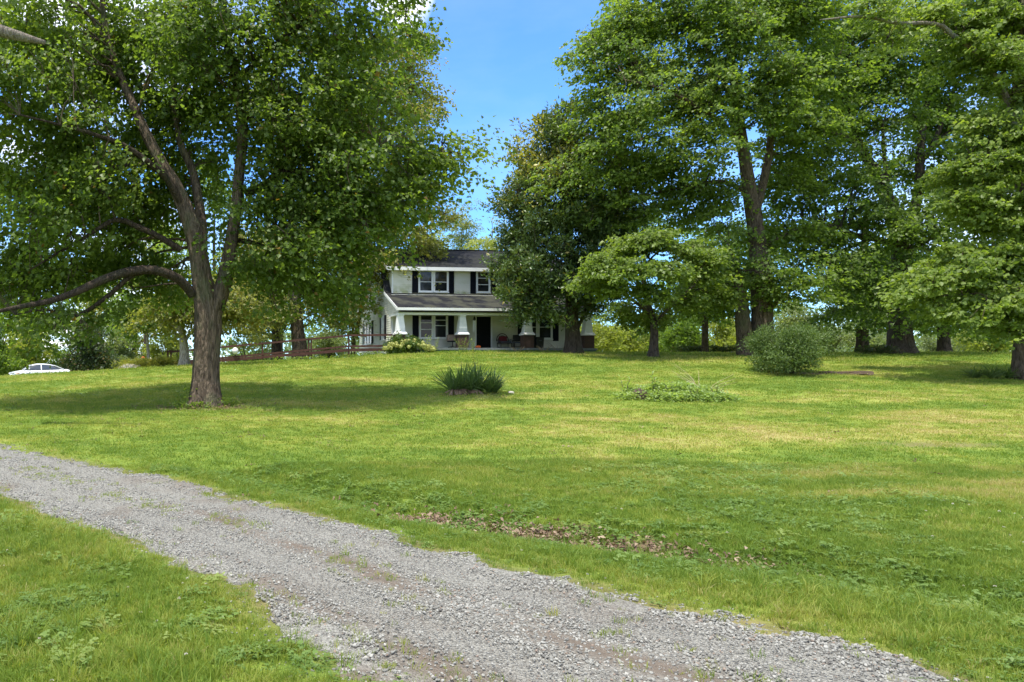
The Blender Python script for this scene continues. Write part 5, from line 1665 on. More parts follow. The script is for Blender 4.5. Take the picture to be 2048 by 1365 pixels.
tree('ramp_tree', 'mid sized tree with narrower dark trunk left of the thick one behind the ramp', 57, 553,
  [(553,712,0,.40),(553,680,0,.34),(552,640,0,.30),(548,590,0,.25),(540,530,0,.18),(535,460,0,.08)],
  [[(550,610,0,.15),(500,560,0,.12),(460,520,0,.05)]],
  [(480,560,60,50,0,3),(540,590,50,40,0,2.5),(500,500,60,50,0,3),(560,520,50,40,0,2.5),(450,600,40,40,-1,2),(520,640,50,20,-1,2)],
  M['leaf_hack'], M['bark_dark'], 15000, 13, TG, L=.20, Wd=.16, spray=.9, bough=1.6)
tree('young_tree', 'small tree with lichen grey trunk just left of the big maple trunk', 44, 369,
  [(369,738,0,.34),(369,715,0,.27),(368,690,0,.24),(364,665,0,.20),(360,640,0,.15),(362,600,0,.08)],
  [[(368,690,0,.12),(378,670,0,.09),(400,650,-.5,.06),(430,630,-1,.03)],[(364,668,0,.10),(345,650,0,.08),(310,630,0,.04)]],
  [(330,620,60,30,0,2),(400,620,60,30,-.5,2),(360,600,70,40,0,2.2),(440,610,50,35,-1,1.8),(470,640,40,25,-1,1.5),(340,655,30,14,0,1.2),(405,655,26,16,-.5,1),(500,610,50,35,-1,1.5)],
  M['leaf_hack'], M['bark_pale'], 15000, 14, TG, L=.17, Wd=.16, spray=.7, bough=1.2)
tree('thin_tree', 'slender sapling with pale bare stem beside the orange marker ball', 50, 297,
  [(299,735,0,.14),(297,715,0,.11),(295,690,0,.10),(293,660,0,.08),(290,620,0,.05)],
  [[(293,665,0,.06),(305,640,0,.04),(325,625,0,.02)]],
  [(285,620,50,35,0,2),(320,640,35,25,0,1.6),(255,640,40,30,0,1.8)],
  M['leaf_maple'], M['bark_pale'], 8000, 15, TG, L=.18, Wd=.16, spray=.8, bough=1.2)

# ---- magnolia in front of the porch ----
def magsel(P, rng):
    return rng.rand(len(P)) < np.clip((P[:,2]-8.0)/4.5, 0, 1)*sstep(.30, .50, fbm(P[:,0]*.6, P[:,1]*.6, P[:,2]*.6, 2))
tree('magnolia_tree', 'dense dark magnolia with glossy leaves standing against the porch', 47, 1148,
  [(1148,702,0,.56),(1147,680,0,.45),(1145,650,0,.40),(1143,610,0,.37),(1140,560,0,.33),(1138,500,0,.28),(1135,430,0,.22),(1130,350,0,.15),(1125,270,0,.07)],
  [[(1150,665,0,.14),(1163,640,-.2,.11),(1172,615,-.4,.09),(1185,580,-.5,.06)],[(1142,590,0,.15),(1110,560,-.6,.11),(1070,550,-1,.06)],[(1138,500,0,.14),(1180,460,0,.1),(1220,440,0,.05)],[(1136,440,0,.12),(1090,400,0,.08),(1050,390,0,.04)]],
  [(1135,240,50,32,0,1.3),(1090,275,60,40,0,1.8),(1150,290,70,50,0,2),(1055,330,50,45,0,1.8),(1115,350,80,60,-.5,2.4),(1200,340,70,60,0,2.2),(1035,400,45,45,0,1.8),(1090,430,80,60,-.8,2.4),(1175,430,80,60,-.5,2.6),(1240,430,50,50,0,2),
   (1025,470,40,40,0,1.7),(1080,500,80,55,-.8,2.4),(1160,510,80,55,-.8,2.4),(1230,510,50,45,0,2),(1020,540,42,38,-.5,1.6),(1070,570,70,40,-1,2),(1140,570,70,45,-1.2,2),(1210,560,50,40,-.5,1.8),(1025,590,35,26,-.8,1.3),(1080,612,50,22,-1,1.4),(1040,625,16,14,-1,.6),(1180,600,45,25,-.6,1.4),(1115,630,22,10,-1,.8),(1012,575,28,20,-.6,1)],
  M['leaf_magnolia'], M['bark_dark'], 62000, 21, TG, L=.26, Wd=.115, spray=.42, perspray=17, bough=.85, round_=True, flare=.3, shell=.5, leaf2=M['leaf_magnolia_top'], leaf2_sel=magsel)

# ---- tall sugar maple right of the house ----
tree('maple_tree', 'tall sugar maple in full leaf behind the round shrub, twin trunks', 44, 1520,
  [(1520,708,0,.86),(1523,680,0,.66),(1524,640,0,.58),(1523,600,0,.56),(1520,550,0,.50),(1517,500,0,.45),(1511,450,0,.42),(1502,400,0,.38),(1493,340,0,.34),(1484,280,0,.30),(1474,210,0,.25),(1464,130,0,.20),(1455,40,0,.14),(1450,-60,0,.08)],
  [[(1492,712,-.2,.50),(1490,680,-.2,.42),(1486,640,-.2,.38),(1483,600,-.1,.32),(1476,560,0,.22),(1468,520,0,.12)],
   [(1509,430,.2,.26),(1525,370,.3,.24),(1538,310,.4,.21),(1545,250,.5,.18),(1553,170,.6,.14),(1562,80,.7,.10),(1570,-30,.8,.05)],
   [(1488,310,0,.18),(1465,270,-.4,.16),(1425,235,-1,.14),(1370,200,-1.6,.10),(1310,175,-2.2,.06),(1250,160,-2.8,.03)],
   [(1500,390,0,.15),(1450,365,.3,.13),(1390,370,.6,.10),(1320,385,.9,.07),(1250,400,1,.04)],
   [(1522,560,0,.18),(1500,545,-.4,.10),(1480,540,-.8,.05)],
   [(1518,500,0,.16),(1570,470,.5,.13),(1620,450,1,.08),(1660,450,1.4,.04)],
   [(1475,220,0,.15),(1430,130,.5,.12),(1390,50,1,.08),(1360,-40,1.4,.04)],
   [(1524,650,0,.18),(1548,610,-.5,.13),(1585,580,-1,.08),(1630,570,-1.5,.04)],
   [(1545,250,.5,.12),(1600,200,.5,.09),(1650,160,.5,.04)],
   [(1480,260,0,.14),(1440,200,1,.11),(1420,100,2,.07),(1410,0,2.5,.03)]],
  [(1250,50,70,55,0,2.5),(1330,20,90,60,0,3),(1420,50,90,60,-1,3),(1510,20,90,60,0,3),(1600,40,80,60,.5,3),(1190,130,50,45,0,1.8),(1270,130,80,50,-1,2.5),(1360,130,80,50,1,2.5),(1440,160,70,45,-2,2),(1540,130,80,55,-1.5,2.5),(1620,130,70,55,0,2.5),
   (1185,205,45,35,0,1.5),(1260,215,75,40,-1.5,2.4),(1345,220,80,40,1,2.4),(1430,235,65,35,-2.2,1.8),(1555,220,65,45,-2,2),(1630,230,60,45,0,2),
   (1195,275,45,28,-.5,1.5),(1260,290,75,34,-1.5,2.2),(1345,300,75,34,-.5,2.2),(1420,300,50,30,-2.2,1.6),(1560,300,50,34,1.5,1.8),(1620,320,50,34,1,1.8),
   (1150,365,50,24,0,1.4),(1215,372,65,30,.5,1.8),(1295,370,75,32,1,2.2),(1385,370,70,32,1,2),(1450,385,45,28,0,1.6),(1570,390,55,34,1,2),
   (1190,420,45,20,.8,1.4),(1270,430,70,24,1.4,2),(1370,430,70,26,1.4,2.2),(1450,450,50,28,0,1.8),(1580,460,60,34,.5,2),(1455,545,55,26,.3,2),(1435,610,45,16,1,1.6),(1570,545,60,28,-2,1.8),(1620,575,55,18,-2,1.6),(1380,590,60,22,2,2),(1640,480,40,34,1,1.8),(1560,600,36,16,-1,1.2),
   (1300,-70,140,60,0,3.5),(1450,-80,140,60,0,3.5),(1580,-60,120,60,0,3.5)],
  M['leaf_maple_lit'], M['bark'], 125000, 31, TG, L=.182, Wd=.172, spray=.95, bough=1.8, nseg=32, flare=.30, shell=.5, flat=.12)
# low layered maple in front of it
tree('small_maple_tree', 'small spreading maple with bright layered foliage between magnolia and tall maple', 42.5, 1306,
  [(1306,706,0,.28),(1308,690,0,.22),(1309,665,0,.20),(1306,645,0,.18),(1300,620,0,.15),(1290,580,0,.12),(1285,530,0,.07)],
  [[(1307,655,0,.13),(1325,630,-.5,.10),(1355,600,-1.2,.07),(1390,570,-2,.04)],[(1302,630,0,.11),(1265,600,-.8,.08),(1220,570,-1.6,.04)],[(1288,570,0,.08),(1300,520,-1.4,.06),(1340,490,-2,.03)]],
  [(1262,488,42,10,-2,1.4),(1325,478,45,10,-2.6,1.5),(1382,496,36,10,-2,1.2),(1412,518,22,8,-1,1),
   (1200,528,34,8,-2.2,1.1),(1248,536,40,10,-3,1.4),(1345,540,44,10,-2.6,1.4),(1400,555,30,9,-1,1.2),
   (1185,560,22,7,-1.6,.8),(1222,578,34,8,-1.6,1.1),(1300,585,40,9,-2.4,1.3),(1372,600,36,9,-.6,1.3),(1440,590,30,10,.3,1.2),
   (1255,625,36,8,.6,1.2),(1330,632,40,9,.6,1.3)],
  M['leaf_lime'], M['bark_dark'], 24000, 32, TG, L=.165, Wd=.155, spray=.75, bough=.85, flat=.08, shell=.6)
tree('slim_tree', 'slim straight dark trunk tree at the wood edge right of the small maple', 58, 1410,
  [(1410,706,0,.30),(1410,690,0,.25),(1410,640,0,.22),(1408,590,0,.18),(1410,520,0,.12),(1412,460,0,.05)],
  [[(1410,640,0,.10),(1422,610,0,.07),(1440,590,0,.03)]],
  [(1410,560,60,35,0,2.5),(1380,610,45,25,0,2),(1445,610,40,30,0,2),(1410,510,50,40,0,2.5),(1475,570,35,40,0,2)],
  M['leaf_maple'], M['bark_dark'], 13000, 33, TG, L=.22, Wd=.20, spray=.9)

# ---- broad maple, farther right ----
tree('maple_tree', 'broad dark maple with thick flared trunk on the right side of the lawn', 47, 1798,
  [(1798,713,0,.92),(1800,690,0,.70),(1800,650,0,.62),(1802,600,0,.58),(1803,550,0,.54),(1803,500,0,.50),(1790,445,0,.40),(1775,400,0,.36),(1750,345,0,.30),(1725,300,0,.24),(1700,240,0,.16),(1685,170,0,.09)],
  [[(1806,520,0,.36),(1825,440,.3,.30),(1838,370,.5,.26),(1840,310,.6,.22),(1850,230,.8,.17),(1870,150,1,.11),(1890,60,1.2,.05)],
   [(1838,330,.6,.17),(1870,280,.6,.14),(1895,215,.6,.11),(1925,140,.6,.06)],[(1842,320,.6,.14),(1890,270,1,.11),(1950,235,1.4,.06)],
   [(1800,490,0,.20),(1755,480,-.8,.17),(1710,470,-1.4,.14),(1665,452,-1.8,.11),(1610,455,-2.2,.06),(1560,460,-2.6,.03)],
   [(1745,478,-.8,.13),(1700,495,-1,.10),(1660,515,-1.4,.06)],[(1730,305,0,.14),(1690,275,-.6,.11),(1640,262,-1.2,.07),(1580,285,-2,.03)],
   [(1808,510,0,.20),(1870,470,-.6,.15),(1930,440,-1.2,.09),(1990,430,-1.6,.04)],[(1780,410,0,.16),(1770,330,-1,.12),(1765,250,-1.6,.07)],
   [(1800,600,0,.16),(1750,585,-1.2,.12),(1690,580,-2,.06)],[(1803,590,0,.16),(1870,575,-1.2,.12),(1940,580,-2,.06)]],
  [(1640,90,80,60,0,2.8),(1720,40,90,60,0,3),(1810,50,90,60,0,3),(1900,60,80,60,0,3),(1650,180,70,55,0,2.6),(1730,150,80,60,1.5,2.8),(1820,150,80,60,-1.5,2.8),(1920,170,80,60,.5,2.8),
   (1690,240,70,45,1.5,2.4),(1780,240,70,45,-2,2.2),(1870,240,70,50,2,2.4),(1960,260,70,50,.5,2.4),(1640,290,50,32,0,1.8),(1720,330,60,36,-2,2),(1800,330,65,40,2,2.4),(1890,340,70,45,-1,2.4),(1970,350,60,45,0,2.4),
   (1620,360,45,28,-1,1.8),(1690,390,70,34,-2,2.2),(1770,410,60,34,-2.4,2),(1860,410,70,40,-2,2.4),(1950,420,70,40,0,2.4),
   (1610,430,45,24,-1.4,1.8),(1680,450,70,26,1.5,2.2),(1750,450,60,28,-2.6,1.8),(1850,480,70,34,-2.4,2.2),(1940,490,70,34,0,2.2),(1660,530,60,26,-2,2),(1740,525,60,30,-2.4,2),
   (1620,500,50,24,-1,1.8),(1700,580,65,26,-2,2),(1780,565,50,24,-2.6,1.6),(1850,560,60,28,-2.4,2),(1930,560,60,30,-1,2),(1690,620,45,16,-2,1.4),(1760,620,40,14,-2,1.4),(1850,620,50,18,-2,1.6),(1910,630,60,18,-1,1.8),(1990,560,60,40,0,2.4),(1980,640,50,20,0,2),
   (1680,-40,130,60,0,3.5),(1830,-50,140,60,0,3.5),(1980,-20,120,80,0,3.5),(2080,200,80,200,1,3),(2080,480,80,120,1,3)],
  M['leaf_maple'], M['bark_dark'], 118000, 41, TG, L=.185, Wd=.175, spray=.95, bough=1.75, nseg=36, flare=.38, shell=.5)
for px, Yd, lab, sd_, lim in ((1725, 60, 'slender dark trunked tree between the twin trunk maple and the broad maple', 42, 1), (1888, 59, 'dark trunked tree just right of the broad maple trunk', 43, -1)):
    tree('slim_tree', lab, Yd, px,
      [(px,704,0,.50),(px,690,0,.42),(px,650,0,.39),(px+2,600,0,.34),(px+4,540,0,.26),(px+6,460,0,.14),(px+6,400,0,.05)],
      [[(px,640,0,.15),(px-30*lim,600,0,.10),(px-70*lim,580,0,.04)],[(px+2,610,0,.14),(px+40*lim,570,0,.09),(px+80*lim,560,0,.04)]],
      [(px-50,580,60,30,0,2.5),(px+50,570,60,30,0,2.5),(px,530,70,40,0,3),(px-30,630,45,18,-1,2),(px+40,630,45,18,-1,2)],
      M['leaf_maple'], M['bark_dark'], 15000, sd_, TG, L=.22, Wd=.20, spray=.9, bough=1.4)

# ---- nearer maple cut by the right edge ----
tree('maple_tree', 'sunlit maple beside the iris clump, with a bare pale upper limb', 34, 2046,
  [(2046,768,0,.50),(2046,740,0,.42),(2050,690,0,.38),(2056,600,0,.36),(2056,500,0,.34),(2052,420,0,.32),(2046,340,0,.30),(2040,260,0,.28),(2038,180,0,.24),(2040,80,0,.18),(2045,-40,0,.10)],
  [[(2042,290,0,0.144),(2022,220,-.2,0.122),(2000,170,-.4,0.108),(1968,120,-.6,0.101),(1935,90,-.7,0.094),(1905,70,-.8,0.094),(1885,52,-.8,0.086),(1850,46,-.9,0.083),(1810,48,-1,0.079),(1780,44,-1,0.072),(1735,34,-1.1,0.065),(1700,34,-1.2,0.054),(1665,38,-1.3,0.040),(1640,40,-1.3,0.022)],
   [(2056,560,0,.16),(2000,540,-.8,.12),(1940,530,-1.4,.08),(1880,540,-1.8,.04)],[(2056,600,0,.15),(2000,595,-1,.11),(1930,590,-1.8,.07),(1860,590,-2.2,.03)],
   [(2046,350,0,.16),(2000,320,-.6,.12),(1960,320,-1,.07),(1930,350,-1.2,.03)],[(2038,150,0,.14),(2000,90,.4,.10),(1960,40,.8,.05)],[(2050,450,0,.14),(1990,430,-.6,.1),(1940,440,-1,.04)]],
  [(1925,40,50,34,0,1.6),(1995,40,60,45,0,2),(2070,60,60,60,0,2),(1930,110,42,36,-.4,1.4),(1990,130,55,40,-.5,1.6),(2070,170,60,50,-.5,1.8),(1945,255,40,20,-.6,1.3),(2000,270,55,30,-.8,1.6),(2065,280,55,40,-.8,1.6),
   (1965,330,55,28,-1,1.5),(2030,350,55,36,-1,1.6),(1945,385,45,26,-1,1.4),(2005,410,60,30,-1.2,1.6),(2070,430,50,40,-1,1.6),(1975,450,45,20,-1,1.3),
   (1925,500,45,18,-1.4,1.3),(1985,505,60,22,-1.6,1.6),(2055,520,55,30,-1.4,1.6),(1830,572,36,13,-2,1),(1880,555,50,18,-1.8,1.3),(1945,555,60,22,-2,1.5),(2020,570,60,26,-1.8,1.6),(2080,600,50,40,-1,1.6),
   (1900,602,40,15,-2.2,1.1),(1960,605,55,20,-2.2,1.4),(2030,620,50,22,-2,1.4),(2010,655,34,16,-2,1),(2130,300,80,250,0,2.5),(1860,25,60,20,-.9,1),(1750,12,55,16,-1.2,.9),(1800,70,36,14,-1,.7),(2000,-50,120,50,0,2.5)],
  M['leaf_lime'], M['bark'], 66000, 51, TG, pale0=True, L=.175, Wd=.165, spray=.62, bough=1.0, nseg=32, flare=.22, shell=.55, flat=.10)
# pale broken limb that reaches in from a tree outside the picture
p0 = [at(-160, 20, 18), at(-90, 40, 18), at(-40, 52, 18), at(0, 62, 18), at(40, 73, 18), at(90, 86, 18)]
root = empty('overhanging_limb', p0[0]); tag(root, 'broken pale limb stub reaching in high above the big maple, top corner', 'tree limb')
link('limb', wood_mesh('limb', [np.array(p-p0[0]) for p in p0], [.17,.15,.14,.135,.11,.05], M['bark_lichen'], 16, .12, .06, 0, 5), root)

# ================================================================== BACKGROUND TREES AND THICKETS
def bush(name, label, px, Y, h, wid, mat, n, seed, cat='bush', group=None, L=.16, Wd=.11, dep=None, stems=5, spray=.5, perspray=24, zoff=0.0, bough=.8, round_=True, squash=.62, bark=None):
    rng = np.random.RandomState(seed)
    if group == BG: n = int(n*.72)
    b = gp(px, Y); root = empty(name, b); tag(root, label, cat, group)
    if h > 40: h = EYE+(PY0-h)*Y/F-b.z
    dep = dep or wid
    LBs = []
    for i in range(9):
        a = rng.rand()*6.283; q = math.sqrt(rng.rand())*.55
        LBs.append((np.array([math.cos(a)*q*wid/2*1.2, math.sin(a)*q*dep/2*1.2, h*(.25+.55*rng.rand()*(1-.5*q))]), (wid*.25, dep*.25, h*(.20+.10*rng.rand()))))
    LBs.append((np.array([0, 0, h*squash*.75]), (wid*.46, dep*.46, h*.5*squash+.1)))
    C, O, Bc = make_sprays(LBs, n, rng, np.zeros(3), spray, .2, perspray, bough, shell=.30)
    k = C[:,2] > .08
    C, O = C[k], O[k]
    LV = leaves_on(C, O, rng, perspray, spray, .2, L, Wd, .5, .4, round_)
    LV[:,:,2] = np.maximum(LV[:,:,2], .02)
    tag(link('foliage', leaf_mesh('foliage', LV, mat), root), kind='stuff')
    paths = []
    for i in range(stems):
        a = rng.rand()*6.283; e = np.array([math.cos(a)*wid*.3, math.sin(a)*dep*.3, h*.7])
        paths.append(smooth_path([np.array([math.cos(a)*.15, math.sin(a)*.15, -.1]), e*np.array([.35,.35,.5]), e], [.02+.012*h, .015+.008*h, .012], .4))
    V, Q = tube_np(paths, 6)
    link('stems', np_mesh('stems', V, Q, None, bark or M['bark_dark'], True), root)
    return root

BG = 'trees and thickets beyond the lawn'
# left
bush('dark_shrub', 'big dark spreading shrub behind the parked sedan', 178, 66, 632, 6.6, M['leaf_dark'], 30000, 61, 'shrub', BG, L=.22, Wd=.13)
bush('thicket_bush', 'rounded green bush filling the gap behind the sedan roof', 112, 74, 655, 5.5, M['leaf_maple_lit'], 14000, 261, 'bush', BG, L=.22, Wd=.16)
bush('thicket_bush', 'light green bush behind the front of the parked sedan', 35, 70, 612, 7.0, M['leaf_bright'], 20000, 62, 'bush', BG, L=.24, Wd=.17)
bush('thicket_bush', 'yellow green bush at the far left picture edge', -25, 64, 600, 5.5, M['leaf_maple_lit'], 14000, 63, 'bush', BG, L=.24, Wd=.17)
bush('thicket_bush', 'tall pale green bush between the dark shrub and the orange marker', 240, 80, 600, 7.0, M['leaf_pale'], 20000, 64, 'bush', BG, L=.26, Wd=.18)
bush('thicket_bush', 'bright leafy bush behind the slender sapling', 335, 76, 630, 6.0, M['leaf_bright'], 14000, 65, 'bush', BG, L=.24, Wd=.17)
bush('thicket_bush', 'thin pale bush seen through the ramp rails beside the globe lamp', 500, 82, 640, 5.4, M['leaf_pale'], 7000, 66, 'bush', BG, L=.24, Wd=.15)
bush('thicket_bush', 'pale bush behind the ramp right of the thick trunk', 660, 80, 630, 5.0, M['leaf_pale'], 8500, 67, 'bush', BG, L=.24, Wd=.15)
def bgtree(name, label, px, Y, topy, wpx, mat, n, seed, basepy=705, low=.25, L=.3, Wd=.2, r=.3, bark=None, sparse=1.1):
    """tree far beyond the lawn: trunk, a few limbs and an uneven crown"""
    h = basepy-topy; rng = np.random.RandomState(seed); lob = []
    for i in range(11):
        t = rng.rand(); y = basepy-h*(low+(.95-low)*t)
        ww = wpx*(.55-.35*abs(t-.4))
        lob.append((px+rng.uniform(-.5, .5)*wpx*(1.0-.55*t), y, ww*.55, h*.12, rng.uniform(-1, 1)*wpx*Y/F*.3, ww*.5*Y/F))
    lob.append((px, topy+h*.12, wpx*.22, h*.11, 0, wpx*.2*Y/F))
    return tree(name, label, Y, px, [(px,basepy,0,r),(px+2,basepy-h*.25,0,r*.8),(px-2,basepy-h*.55,0,r*.5),(px,basepy-h*.9,0,r*.12)],
      [[(px,basepy-h*.3,0,r*.4),(px-wpx*.2,basepy-h*.5,0,r*.25),(px-wpx*.35,basepy-h*.6,0,r*.1)],[(px,basepy-h*.4,0,r*.4),(px+wpx*.2,basepy-h*.6,0,r*.25),(px+wpx*.33,basepy-h*.7,0,r*.1)]],
      lob, mat, bark or M['bark_dark'], int(n*.8), seed, BG, twigs='coarse', L=L, Wd=Wd, spray=sparse, perspray=36, bough=1.9, nseg=10, flare=.1, trunk_step=.8, twig_r=.03, shell=.5)
bgtree('far_tree', 'leafy tree rising behind the parked sedan at the left edge', 55, 84, 470, 210, M['leaf_maple'], 15000, 71, 740)
bgtree('far_tree', 'mid green tree behind the dark shrub', 200, 92, 500, 170, M['leaf_maple_lit'], 11000, 72, 735)
bgtree('far_tree', 'feathery blue green tree rising above the farmhouse roof', 925, 100, 400, 115, M['leaf_pale'], 14000, 73, 690, .35, L=.30, Wd=.13, sparse=1.0)
bgtree('far_tree', 'lower feathery tree above the roof beside the magnolia', 985, 96, 425, 70, M['leaf_pale'], 5000, 74, 690, .35, L=.30, Wd=.14, sparse=1.0)
bgtree('far_tree', 'yellow green tree peeping over the left end of the farmhouse roof', 845, 82, 455, 90, M['leaf_bright'], 7000, 75, 690, .3)
bgtree('far_tree', 'bright yellow tree low over the roof ridge', 960, 86, 478, 90, M['leaf_bright'], 6000, 76, 690, .4)
bgtree('far_tree', 'loose green tree behind the left gable and rear roof', 705, 84, 520, 90, M['leaf_pale'], 7000, 77, 715, .2)
# bright thicket right of the house
for i, (px, Y, h, w_, mt, n, lab) in enumerate((
    (1200, 72, 4.4, 4.6, 'leaf_bright', 9000, 'sunny yellow green thicket bush beside the last porch pillar'),
    (1262, 78, 5.2, 5.2, 'leaf_bright', 10000, 'bright thicket bush left of the small maple trunk'),
    (1335, 76, 4.8, 4.8, 'leaf_maple_lit', 9000, 'green thicket bush right of the small maple trunk'),
    (1375, 70, 4.6, 3.6, 'leaf_maple', 8000, 'dark thicket bush left of the slim straight trunk'),
    (1450, 76, 6.2, 4.6, 'leaf_bright', 9000, 'bright thicket bush right of the slim straight trunk'),
    (1490, 66, 3.4, 3.0, 'leaf_bright', 5000, 'small sunny bush against the twin maple trunks'),
    (1600, 62, 4.6, 4.2, 'leaf_pale', 11000, 'feathery yellow green bush rising behind the round shrub'),
    (1660, 70, 3.2, 4.6, 'leaf_pale', 7000, 'pale low bush left of the slender dark trunk'),
    (1760, 78, 4.4, 6.0, 'leaf_pale', 8000, 'blue green far bush between the two dark trunks'),
    (1850, 84, 4.6, 6.0, 'leaf_pale', 8000, 'far pale bush just right of the broad maple trunk'),
    (1940, 80, 4.6, 6.0, 'leaf_pale', 8000, 'far pale bush left of the sunny one at the right edge'),
    (1985, 68, 3.6, 4.6, 'leaf_bright', 9000, 'sunny yellow green bush near the iris clump'),
    (2060, 76, 4.4, 6.0, 'leaf_bright', 7000, 'far bush cut by the right picture edge'))):
    bush('thicket_bush', lab, px, Y, h, w_, M[mt], n, 80+i, 'bush', BG, L=.22, Wd=.15, spray=.6)
bgtree('far_tree', 'wide leafy tree behind the fork of the big maple', 430, 78, 330, 300, M['leaf_maple_lit'], 20000, 193, 730, .15)
bgtree('far_tree', 'mid green tree behind the slender sapling', 290, 88, 440, 220, M['leaf_hack'], 14000, 194, 735, .15)
bgtree('far_tree', 'green tree behind the ramp left of the house', 560, 90, 420, 220, M['leaf_maple_lit'], 12000, 195, 720, .2)
bgtree('far_tree', 'leafy far tree behind the broad maple', 1760, 100, 500, 260, M['leaf_pale'], 13000, 196, 700, .1)
bgtree('far_tree', 'leafy far tree behind the tree group near the right edge', 1960, 96, 500, 240, M['leaf_maple_lit'], 12000, 197, 700, .1)
bgtree('far_tree', 'far tree closing the gap above the bright thicket', 1290, 92, 420, 270, M['leaf_maple'], 17000, 96, 700, .1)
bgtree('far_tree', 'tall far tree behind the slim straight trunk', 1460, 88, 430, 210, M['leaf_maple'], 14000, 97, 700, .1)
bgtree('far_tree', 'far tree in the gap right of the twin trunk maple', 1580, 105, 600, 110, M['leaf_pale'], 5000, 98, 700, .1)

# far-off wood that closes the horizon: one mass of foliage
rng = np.random.RandomState(301)
n_ = 650
X_ = rng.uniform(-140, 300, n_); Y_ = rng.uniform(135, 185, n_)
hh_ = 6.0+9.0*fbm(X_*.05, Y_*.02+3, o=3)*(.7+.6*rng.rand(n_))
C_ = np.stack([X_, Y_, hgt(X_, Y_)+hh_*(.15+.8*rng.rand(n_))], 1)
LVf = leaves_on(C_, unit(rng.normal(size=(n_, 3))), rng, 60, 3.2, .3, 1.1, .75, .5, .4, True)
tag(link('far_wood', leaf_mesh('far_wood', LVf, M['leaf_far'])), kind='stuff')

# ================================================================== SHRUBS AND BEDS
bush('round_shrub', 'large round grey green shrub standing alone on the lawn', 1577, 34.5, 2.25, 3.9, M['leaf_shrub'], 36000, 101, 'shrub', None, L=.085, Wd=.05, dep=3.8, stems=9, spray=.30, perspray=30, bough=.5, squash=.9)
# hydrangea with lime flower heads
hy = bush('hydrangea', 'wide hydrangea with lime green flower heads at the left porch corner', 815, 49.0, .95, 3.2, M['leaf_hydrangea'], 7000, 102, 'shrub', None, L=.13, Wd=.10, dep=1.3, stems=8, spray=.26, perspray=18, bough=.35, squash=.9)
rng = np.random.RandomState(5)
def flower_head(seed):
    r = np.random.RandomState(seed); n = 60
    d = unit(r.normal(size=(n, 3))); P = d*np.array([.13,.13,.12])*(.75+.25*r.rand(n))[:,None]
    return leaf_mesh('flower_head', leaf_verts(P, unit(np.cross(d, r.normal(size=(n,3)))), d, np.full(n, .07), np.full(n, .065)), M['petal'])
fh = [flower_head(i) for i in range(3)]
for i in range(64):
    a = rng.uniform(-1, 1); q = rng.uniform(-1, 1)
    z = .95*math.sqrt(max(.05, 1-a*a*.75-q*q*.2))*rng.uniform(.5, 1.02)
    link('flower_head', fh[i % 3], hy, (a*1.6, -.15+.5*q-(.30 if z < .6 else 0), z))
# groundcover strip before the porch
def cover(name, label, pts, mat, n, seed, L=.10, Wd=.07, h=.25, cat='ground cover'):
    r = np.random.RandomState(seed); P = np.array(pts); i = r.randint(0, len(P), n)
    x = P[i,0]+r.normal(size=n)*P[i,2]; y = P[i,1]+r.normal(size=n)*P[i,3]
    z = hgt(x, y)+h*r.rand(n)**1.3*(P[i,4] if P.shape[1] > 4 else 1)
    D = unit(r.normal(size=(n,3))*np.array([1,1,.5])+np.array([0,0,.35])); Nn = unit(np.array([0,0,1.0])+r.normal(size=(n,3))*.5)
    o = link(name, leaf_mesh(name, leaf_verts(np.stack([x,y,z],1), D, Nn, L*(.6+.7*r.rand(n)), Wd*(.6+.7*r.rand(n))), mat))
    return tag(o, label, cat, kind='stuff')
pp = []
for px in range(855, 1135, 12):
    q = gp(px, 48.7); pp.append((q.x, q.y, .28, .22, 1))
cover('ground_cover', None, pp, M['leaf_maple_lit'], 3000, 111, .10, .07, .17)
pp = []
for px in range(560, 760, 14):
    q = gp(px, 50.3); pp.append((q.x, q.y, .3, .15, .8))
cover('ground_cover', None, pp, M['leaf_maple_lit'], 900, 112, .13, .08, .35)
pp = [(*gp(px, 58.5).xy, .5, .3, 1) for px in range(1365, 1490, 16)]
cover('ground_cover', None, pp, M['leaf_dark'], 2600, 113, .30, .06, .7)
pp = [(*gp(px, 46).xy, .4, .3, 1) for px in range(255, 350, 12)]
cover('tall_grass', None, pp, M['leaf_hack'], 2600, 114, .38, .03, .55)
pp = [(*gp(px, 45.6).xy, .35, .15, 1) for px in (1735, 1750, 1765, 1775)]
cover('ground_cover', None, pp, M['leaf_dark'], 700, 115, .30, .06, .45)
q = gp(413, 24.9)
cover('ground_cover', None, [(q.x-.75, q.y-.1, .22, .2, 1.3), (q.x+.7, q.y, .22, .2, .6), (q.x-.4, q.y-.6, .4, .15, .4)], M['leaf_maple'], 700, 116, .10, .07, .5)

